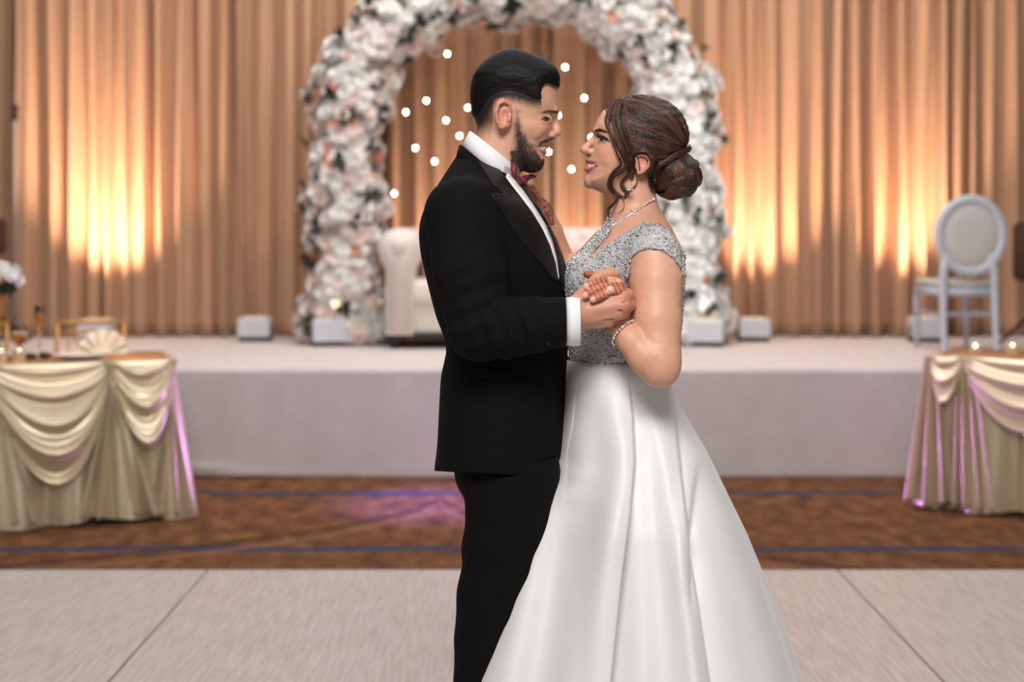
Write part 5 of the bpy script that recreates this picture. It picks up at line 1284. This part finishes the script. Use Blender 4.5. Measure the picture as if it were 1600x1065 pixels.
# crease lines as traced on the side facing the camera: list of (v, u) and depth
creases = [([590, 650, 720, 800, 900, 1065, 1400], [984, 992, 995, 988, 975, 958, 930], 40, 48., 1, 9999),
           ([600, 650, 720, 850, 1065, 1400], [1050, 1058, 1066, 1080, 1112, 1165], 32, 38., 1, 9999),
           ([590, 660, 705, 1400], [903, 897, 888, 860], 10, 14., 1, 790),
           ([740, 800, 900, 1065, 1400], [902, 893, 872, 842, 770], 38, 36., 0, 9999),
           ([700, 760, 860, 960, 1400], [1100, 1090, 1080, 1078, 1080], 14, 24., 1, 960),
           ([640, 800, 1065, 1400], [942, 934, 912, 880], 11, 26., 0, 9999),
           ([640, 800, 1065, 1400], [1024, 1032, 1040, 1060], 12, 28., 0, 9999)]
for i, v in enumerate(vs):
    t = (v-560)/(floor_v-560)
    rR = Rt[i]-cu[i]; rL = cu[i]-Lf[i]
    c_, s_ = np.cos(th), np.sin(th)
    depth = np.interp(v, [560, 570, 580, 600, 640, 800, 1065, 1385], [88, 93, 97.5, 103, 118, 200, 290, 380])
    # left side: the skirt billows to the left in front of the groom's leg, but is held back beside it
    r_u = np.where(c_ >= 0, rR, rL)
    n_ = 2.0
    rr = 1/((np.abs(c_)/r_u)**n_+(np.abs(s_)/depth)**n_)**(1/n_)
    # front left lobe
    lob = np.exp(-((th-2.45)/.45)**2); lim = np.interp(v, [584, 740, 800, 1385], [1.0, 1.0, .86, .50])
    left = np.exp(-(np.maximum(0, np.abs(th-3.55)-.35)/.40)**2)
    base = rr*(1-left*(1-lim))
    # scale lobe so that the outline reaches Lf
    P_u = base*c_
    need = rL*(1-0.0)
    lobe_r = need/abs(math.cos(2.55))
    r = base+(np.maximum(lobe_r-base, 0))*np.exp(-((th-2.55)/.30)**2)*sstep(v, 700, 860) if v > 700 else base
    # soft flutes all round, growing downwards, none at the waist
    fl_ = (np.sin(9*th+1.2+.8*np.sin(2*th))*.020+np.sin(17*th+.4)*.007)*sstep(t, .05, .55)
    back = .5-.5*s_
    r = r*(1+fl_*(.35+.9*back))
    if v > 640:      # let the billow reach the traced outline
        wgt = np.exp(-((th-2.55)/.60)**2)
        for it in range(4):
            kk = 1+(cw[i]-r*s_)/750/Y0; ua_ = 800+(cu[i]+r*c_-800)/kk; j = int(np.argmin(ua_)); va_ = HORIZON+(v-HORIZON)/kk[j]
            tg = np.interp(va_, vs, Lf); ratio = (cu[i]-800-(tg-800)*kk[j])/max(-(r[j]*c_[j]), 1); r = r*(1+(np.clip(ratio, .8, 1.25)-1)*wgt*sstep(v, 640, 740))
    SV[i, :, 0] = cu[i]+r*c_; SV[i, :, 2] = cw[i]-r*s_; SV[i, :, 1] = v
    # pressed creases
    kk = 1+SV[i, :, 2]/750/Y0; uapp = 800+(SV[i, :, 0]-800)/kk
    vapp = HORIZON+(v-HORIZON)/kk
    for cv_, cu2, dep, wd, sharp, vend in creases:
        uc = np.interp(vapp, cv_, cu2); x = (uapp-uc)/wd
        m = (s_ > .05)*sstep(vapp, cv_[0]-5, cv_[0]+70)*(.5+.5*sstep(vapp, 600, 950))*(1-sstep(vapp, vend-90, vend))
        if sharp: prof = np.where(x > 0, np.exp(-x*1.1), np.exp(-(x*wd/2.6)**2))-.45*np.exp(-((x+.7)/.5)**2)   # overlapping pleat: steps back, then rolls forward again
        else: prof = np.exp(-x*x)-.4*np.exp(-((x+1.5)/.8)**2)-.4*np.exp(-((x-1.5)/.8)**2)
        SV[i, :, 2] += dep*m*prof*np.maximum(s_, .15)
V = SV.reshape(-1, 3)
dress_m = mat('ivory_mikado_satin', S(226, 226, 225), .46, noise=.015, nscale=10, sheen=.25, bump=.05, bscale=500, spec=.45)
o = fig('skirt', (V, grid_faces(nth, len(vs), True)), dress_m, bride, label='ivory pleated satin ball skirt')
o.modifiers.new('th', 'SOLIDIFY').thickness = .003
# ---- hair
hp = [(946, 172), (950, 160.5), (962, 153.5), (979, 149.5), (998, 148), (1020, 150.5), (1038, 156.5), (1056, 168.5), (1068, 183), (1075, 199), (1077, 214), (1074, 228), (1067, 241), (1050, 258), (1034, 280), (1024, 296), (1014, 290), (1014, 274), (1019, 256), (1012, 242), (1000, 238), (990, 243), (984, 256), (976, 252), (968, 236), (962, 216), (957, 196)]
hsd = polysdf(hp)
def bride_hair(P):
    u, v = app(P); reg = hsd(u, v)
    sh = smax(BH(P)-np.interp(P[:, 0], [945, 965, 1000, 1060], [3, 7, 8, 7]), reg, 2.5)
    vol = infl(hsd, lambda a, b: np.interp(b, [148, 180, 230, 290], [48, 60, 57, 46]), 52)(P)
    vol = smax(vol, 975-P[:, 0], 25)
    d = smin(sh, vol, 5)
    return d+.45*np.sin(.55*(P[:, 1]-.25*P[:, 0]+.004*(P[:, 0]-1000)**2))
BHV = nets(bride_hair, (936, 138, -74), (1090, 304, 74), 1.6, 1)
hair_b = mat('chestnut_hair', S(78, 46, 34), .32, attr='col', noise=.15, nscale=80, spec=.5, bump=.2, bscale=300)
def hcol(n, per, t=None): # colour per strand repeated
    t = np.clip((RNG.random(n) if t is None else t+RNG.normal(0, .17, n)), 0, 1)[:, None]; c = np.array(S(40, 24, 19)[:3])*(1-t)+np.array(S(104, 64, 44)[:3])*t; return np.repeat(c, per, 0)
hb = fig('hair', BHV, hair_b, bride, np.tile(np.array(S(38, 23, 18)[:3]), (len(BHV[0]), 1)))
hbv = bvh_of(*BHV)
def on_surface(u, v, default=-40, lift=1.0, bv=None):
    e = Vector((800, HORIZON, -Y0*750)); d = (Vector((u, v, 0))-e).normalized(); h = (bv or hbv).ray_cast(e, d)
    return None if h[0] is None else np.array(h[0])+np.array(h[1])*lift*(1 if h[1].z < 0 else -1)
flow0 = spline([(1030, 154), (1000, 149.5), (972, 153), (955, 160), (950, 168), (955, 188), (961, 208), (967, 230), (978, 251), (990, 243), (1002, 240)], 101)
flow1 = spline([(1056, 170), (1040, 162), (1015, 163), (990, 175), (985, 190), (990, 205), (997, 220), (1008, 232), (1010, 244), (1012, 244), (1018, 246)], 101)
flow2 = spline([(1070, 192), (1066, 185), (1052, 186), (1036, 196), (1032, 208), (1035, 219), (1040, 229), (1042, 238), (1040, 247), (1040, 250), (1040, 254)], 101)
flow3 = spline([(1074, 222), (1073, 222), (1071, 223), (1068, 225), (1067, 227), (1066, 229), (1066, 231), (1066, 233), (1064, 236), (1062, 238), (1061, 240)], 101)
paths = []
for k in range(560):
    q = min(100, max(0, int(100*(k+RNG.random())/560))); ctrl = [flow0[q], flow1[q], flow2[q], flow3[q]]
    n = 20; c2 = spline(ctrl, n); c2 = c2+RNG.normal(0, .5, 2)+np.sin(np.linspace(0, 3, n)+RNG.random()*6)[:, None]*RNG.normal(0, .7, 2)
    pts = [on_surface(a, b, lift=RNG.uniform(-.4, .9)) for a, b in c2]; pts = [p for p in pts if p is not None]
    if len(pts) < 8: continue
    pts = np.array(pts); paths.append((pts, np.interp(np.linspace(0, 1, len(pts)), [0, .15, .85, 1], [.5, 1, 1, .5])*RNG.uniform(.4, .95)))
def hair_strands(name, paths, parent=bride, label=None, ns=6, tone=None):
    V, Q = tube_mesh(paths, ns); cc_ = []
    for i, (P, R) in enumerate(paths): cc_.append(hcol(1, len(P)*ns, None if tone is None else tone[i]))
    me = mesh_np(name, fw(V), Q); setcol(me, np.concatenate(cc_)); return link(name, me, hair_b, parent, kind='stuff', label=label)
hair_strands('hair_strands', paths, tone=[.24+.26*math.sin(i*.061)+.22*math.sin(i*.17+1) for i in range(len(paths))], label='swept back chestnut strands')
# bun of wound curls
bc_ = np.array([1055, 273, 0]); br_ = np.array([39, 36, 40])
fig('bun', nets(lambda P: ell(bc_, br_*.99)(P)+.6*np.sin(.4*P[:, 0]+.3*P[:, 1]), (1005, 230, -48), (1102, 316, 48), 2.2, 1), hair_b, bride, None)
me = [c for c in bride.children if c.name.startswith('bun')][0].data; setcol(me, np.tile(np.array(S(40, 24, 19)[:3]), (len(me.vertices), 1)))
paths = []
tones = []
for k in range(52):
    tilt = RNG.uniform(-1.1, 1.1); s0 = RNG.uniform(-.8, .8); n = 26; swp = RNG.uniform(1.6, 2.9); p0 = RNG.uniform(-3.1, 3.1); tk = RNG.uniform(.0, .7)
    ax = np.array([math.cos(tilt), math.sin(tilt), RNG.normal(0, .35)]); ax /= np.linalg.norm(ax)
    b1 = np.cross(ax, [0, 0, 1]); b1 /= np.linalg.norm(b1); b2 = np.cross(ax, b1); lift = RNG.uniform(1.0, 1.06)
    for j in range(15):     # one flat curl of parallel strands, bulging in its middle
        x = (j-7)/7; ss = np.clip(s0+x*.15*np.sin(np.linspace(.25, math.pi-.25, n)), -.97, .97); rr = np.sqrt(1-ss*ss)
        ph = np.linspace(0, swp, n)+p0+RNG.normal(0, .04)
        D = ax*ss[:, None]+rr[:, None]*(np.cos(ph)[:, None]*b1+np.sin(ph)[:, None]*b2)
        bul = lift+.055*(1-x*x)*np.sin(np.linspace(0, math.pi, n))
        paths.append((bc_+D*br_*bul[:, None], np.interp(np.linspace(0, 1, n), [0, .2, .8, 1], [.5, 1, 1, .4])*RNG.uniform(.6, .95))); tones.append(tk)
# twisted roll where the sweep meets the bun
tw = spline([(1020, 262, -44), (1034, 256, -44), (1050, 246, -40), (1066, 238, -28), (1076, 233, -10), (1078, 230, 8)], 60)
for j in range(9):
    a = np.linspace(0, 8, 60)+j*.7; q = 1+.35*(j % 3); paths.append((tw+np.stack([np.cos(a)*1.6*q, np.sin(a)*2.6*q, np.sin(a+1)*2.2*q], 1), np.full(60, 1.15))); tones.append(.45)
hair_strands('bun_curls', paths, tone=tones, label='wound curls of the bun')
# loose tendrils framing the face
locks = [([(962, 158), (951, 176), (954, 209), (963, 238), (970, 256), (958, 269), (952, 283), (958, 297), (966, 307), (957, 320), (949, 328), (952, 340)], -42, 20, 1.7, .5),
         ([(966, 156), (958, 185), (966, 215), (976, 240), (979, 258), (968, 270), (957, 276), (953, 290), (963, 302), (972, 308)], -46, 24, 2.6, .6),
         ([(977, 158), (978, 190), (984, 220), (988, 246), (986, 268), (972, 286), (980, 302), (976, 309)], -50, 20, 2.0, .55),
         ([(970, 158), (966, 180), (972, 210), (984, 240), (988, 262), (986, 280)], -50, 40, 4.2, .65),
         ([(989, 240), (991, 250), (993, 265), (995, 285), (986, 296), (976, 303)], -50, 6, 1.0, .4),
         ([(963, 300), (974, 312), (974, 325), (966, 333)], -40, 2, .6, .45),
         ([(958, 160), (948, 185), (954, 205), (966, 226), (976, 246)], -38, 18, 2.2, .5)]
paths = []
bv_b = bodyb
for ctrl, w_, cnt, jit, rad_ in locks:
    for j in range(cnt):
        n = 44; off = RNG.normal(0, jit, 2)*np.array([1, .5]); c2 = spline(np.array(ctrl)+off*np.linspace(.6, 1, len(ctrl))[:, None], n)
        P = []
        for a, b in c2:
            h1 = on_surface(a, b, lift=0); h2 = on_surface(a, b, lift=0, bv=bv_b); z = [q[2] for q in (h1, h2) if q is not None]
            ww = (min(z)-2.2) if z else w_
            P.append((a, b, min(ww, -22)))
        P = np.array(P); P[:, 2] = np.convolve(np.pad(P[:, 2], 4, 'edge'), np.ones(9)/9, 'valid')-1.5+RNG.normal(0, 1)
        kk = 1+P[:, 2]/750/Y0; P[:, 0] = 800+(P[:, 0]-800)*kk; P[:, 1] = HORIZON+(P[:, 1]-HORIZON)*kk
        paths.append((P, np.interp(np.linspace(0, 1, n), [0, .1, .8, 1], [.6, 1, .9, .25])*rad_*RNG.uniform(.8, 1.3)))
hair_strands('tendrils', paths, label='loose curled tendrils framing the face')
# ---- jewellery
gem = mat('crystal', S(240, 238, 236), .08, .7, spec=.8); goldm = mat('rose_gold', S(206, 170, 140), .3, .9)
def stones(name, centres, radii, parent, label=None):
    V = []; Fq = []
    for i, (c, r) in enumerate(zip(centres, radii)): V.append(octv*np.array([r, r, r])+c); Fq.append(octf+6*i)
    me = mesh_np(name, fw(np.concatenate(V)), np.concatenate(Fq)); return link(name, me, gem, parent, smooth=False, label=label)
nk = spline([(1021, 311), (1006, 321), (990, 334), (978, 341), (964, 350), (955, 357), (949, 366), (943, 374)], 40)
cs = [];rs = []
for i, (a, b) in enumerate(nk):
    p = on_surface(a, b, lift=1.5, bv=bodyb)
    if p is not None: cs.append(p); rs.append(3.6 if i % 5 == 0 else 2.3)
for dx, dy in ((0, -4), (3, 3), (-3, 2), (4, -2)):
    p = on_surface(988+dx, 334+dy, lift=2, bv=bodyb); cs.append(p); rs.append(2.6)
jw = stones('necklace', cs, rs, bride, label='crystal necklace')
V, Q = tube_mesh([(np.array(cs[:-4])-np.array([0, 0, -.5]), np.full(len(cs)-4, .9))]); link('necklace_chain', mesh_np('ch', fw(V), Q), goldm, jw)
# bracelet round the wrist: ring of stones in a plane across the forearm
ax = np.array(cp(985, 531, -157))-np.array(cp(962, 504, -143)); L = np.linalg.norm(ax); ax /= L
c0 = np.array(cp(962, 504, -143))+ax*19; b1 = np.cross(ax, [0, 0, 1]); b1 /= np.linalg.norm(b1); b2 = np.cross(ax, b1)
a = np.linspace(0, 2*np.pi, 26, endpoint=False); sk_ = 12.0
ctrs = c0+22.5*(np.cos(a)[:, None]*b1+np.sin(a)[:, None]*b2)+ax*(np.cos(a)*-2)[:, None]
bl = stones('bracelet', ctrs, np.where(np.arange(26) % 2, 2.6, 3.3), bride, label='crystal bracelet')
V, Q = tube_mesh([(np.concatenate([ctrs, ctrs[:1]]), np.full(27, .9))]); link('bracelet_chain', mesh_np('ch', fw(V), Q), goldm, bl)
# earring
e0 = np.array(cp(984.5, 291, -52)); cs = [e0+np.array(q) for q in ((0, -8, 0), (0, -3, 0), (-2.5, 1, 0), (2.5, 1, 0), (-3.6, 5, 0), (0, 5, -1), (3.6, 5, 0), (0, 1, 1))]
stones('earring', cs, [2, 2.2, 2.4, 2.4, 2.2, 2.6, 2.2, 2.4], bride, label='crystal cluster drop earring')
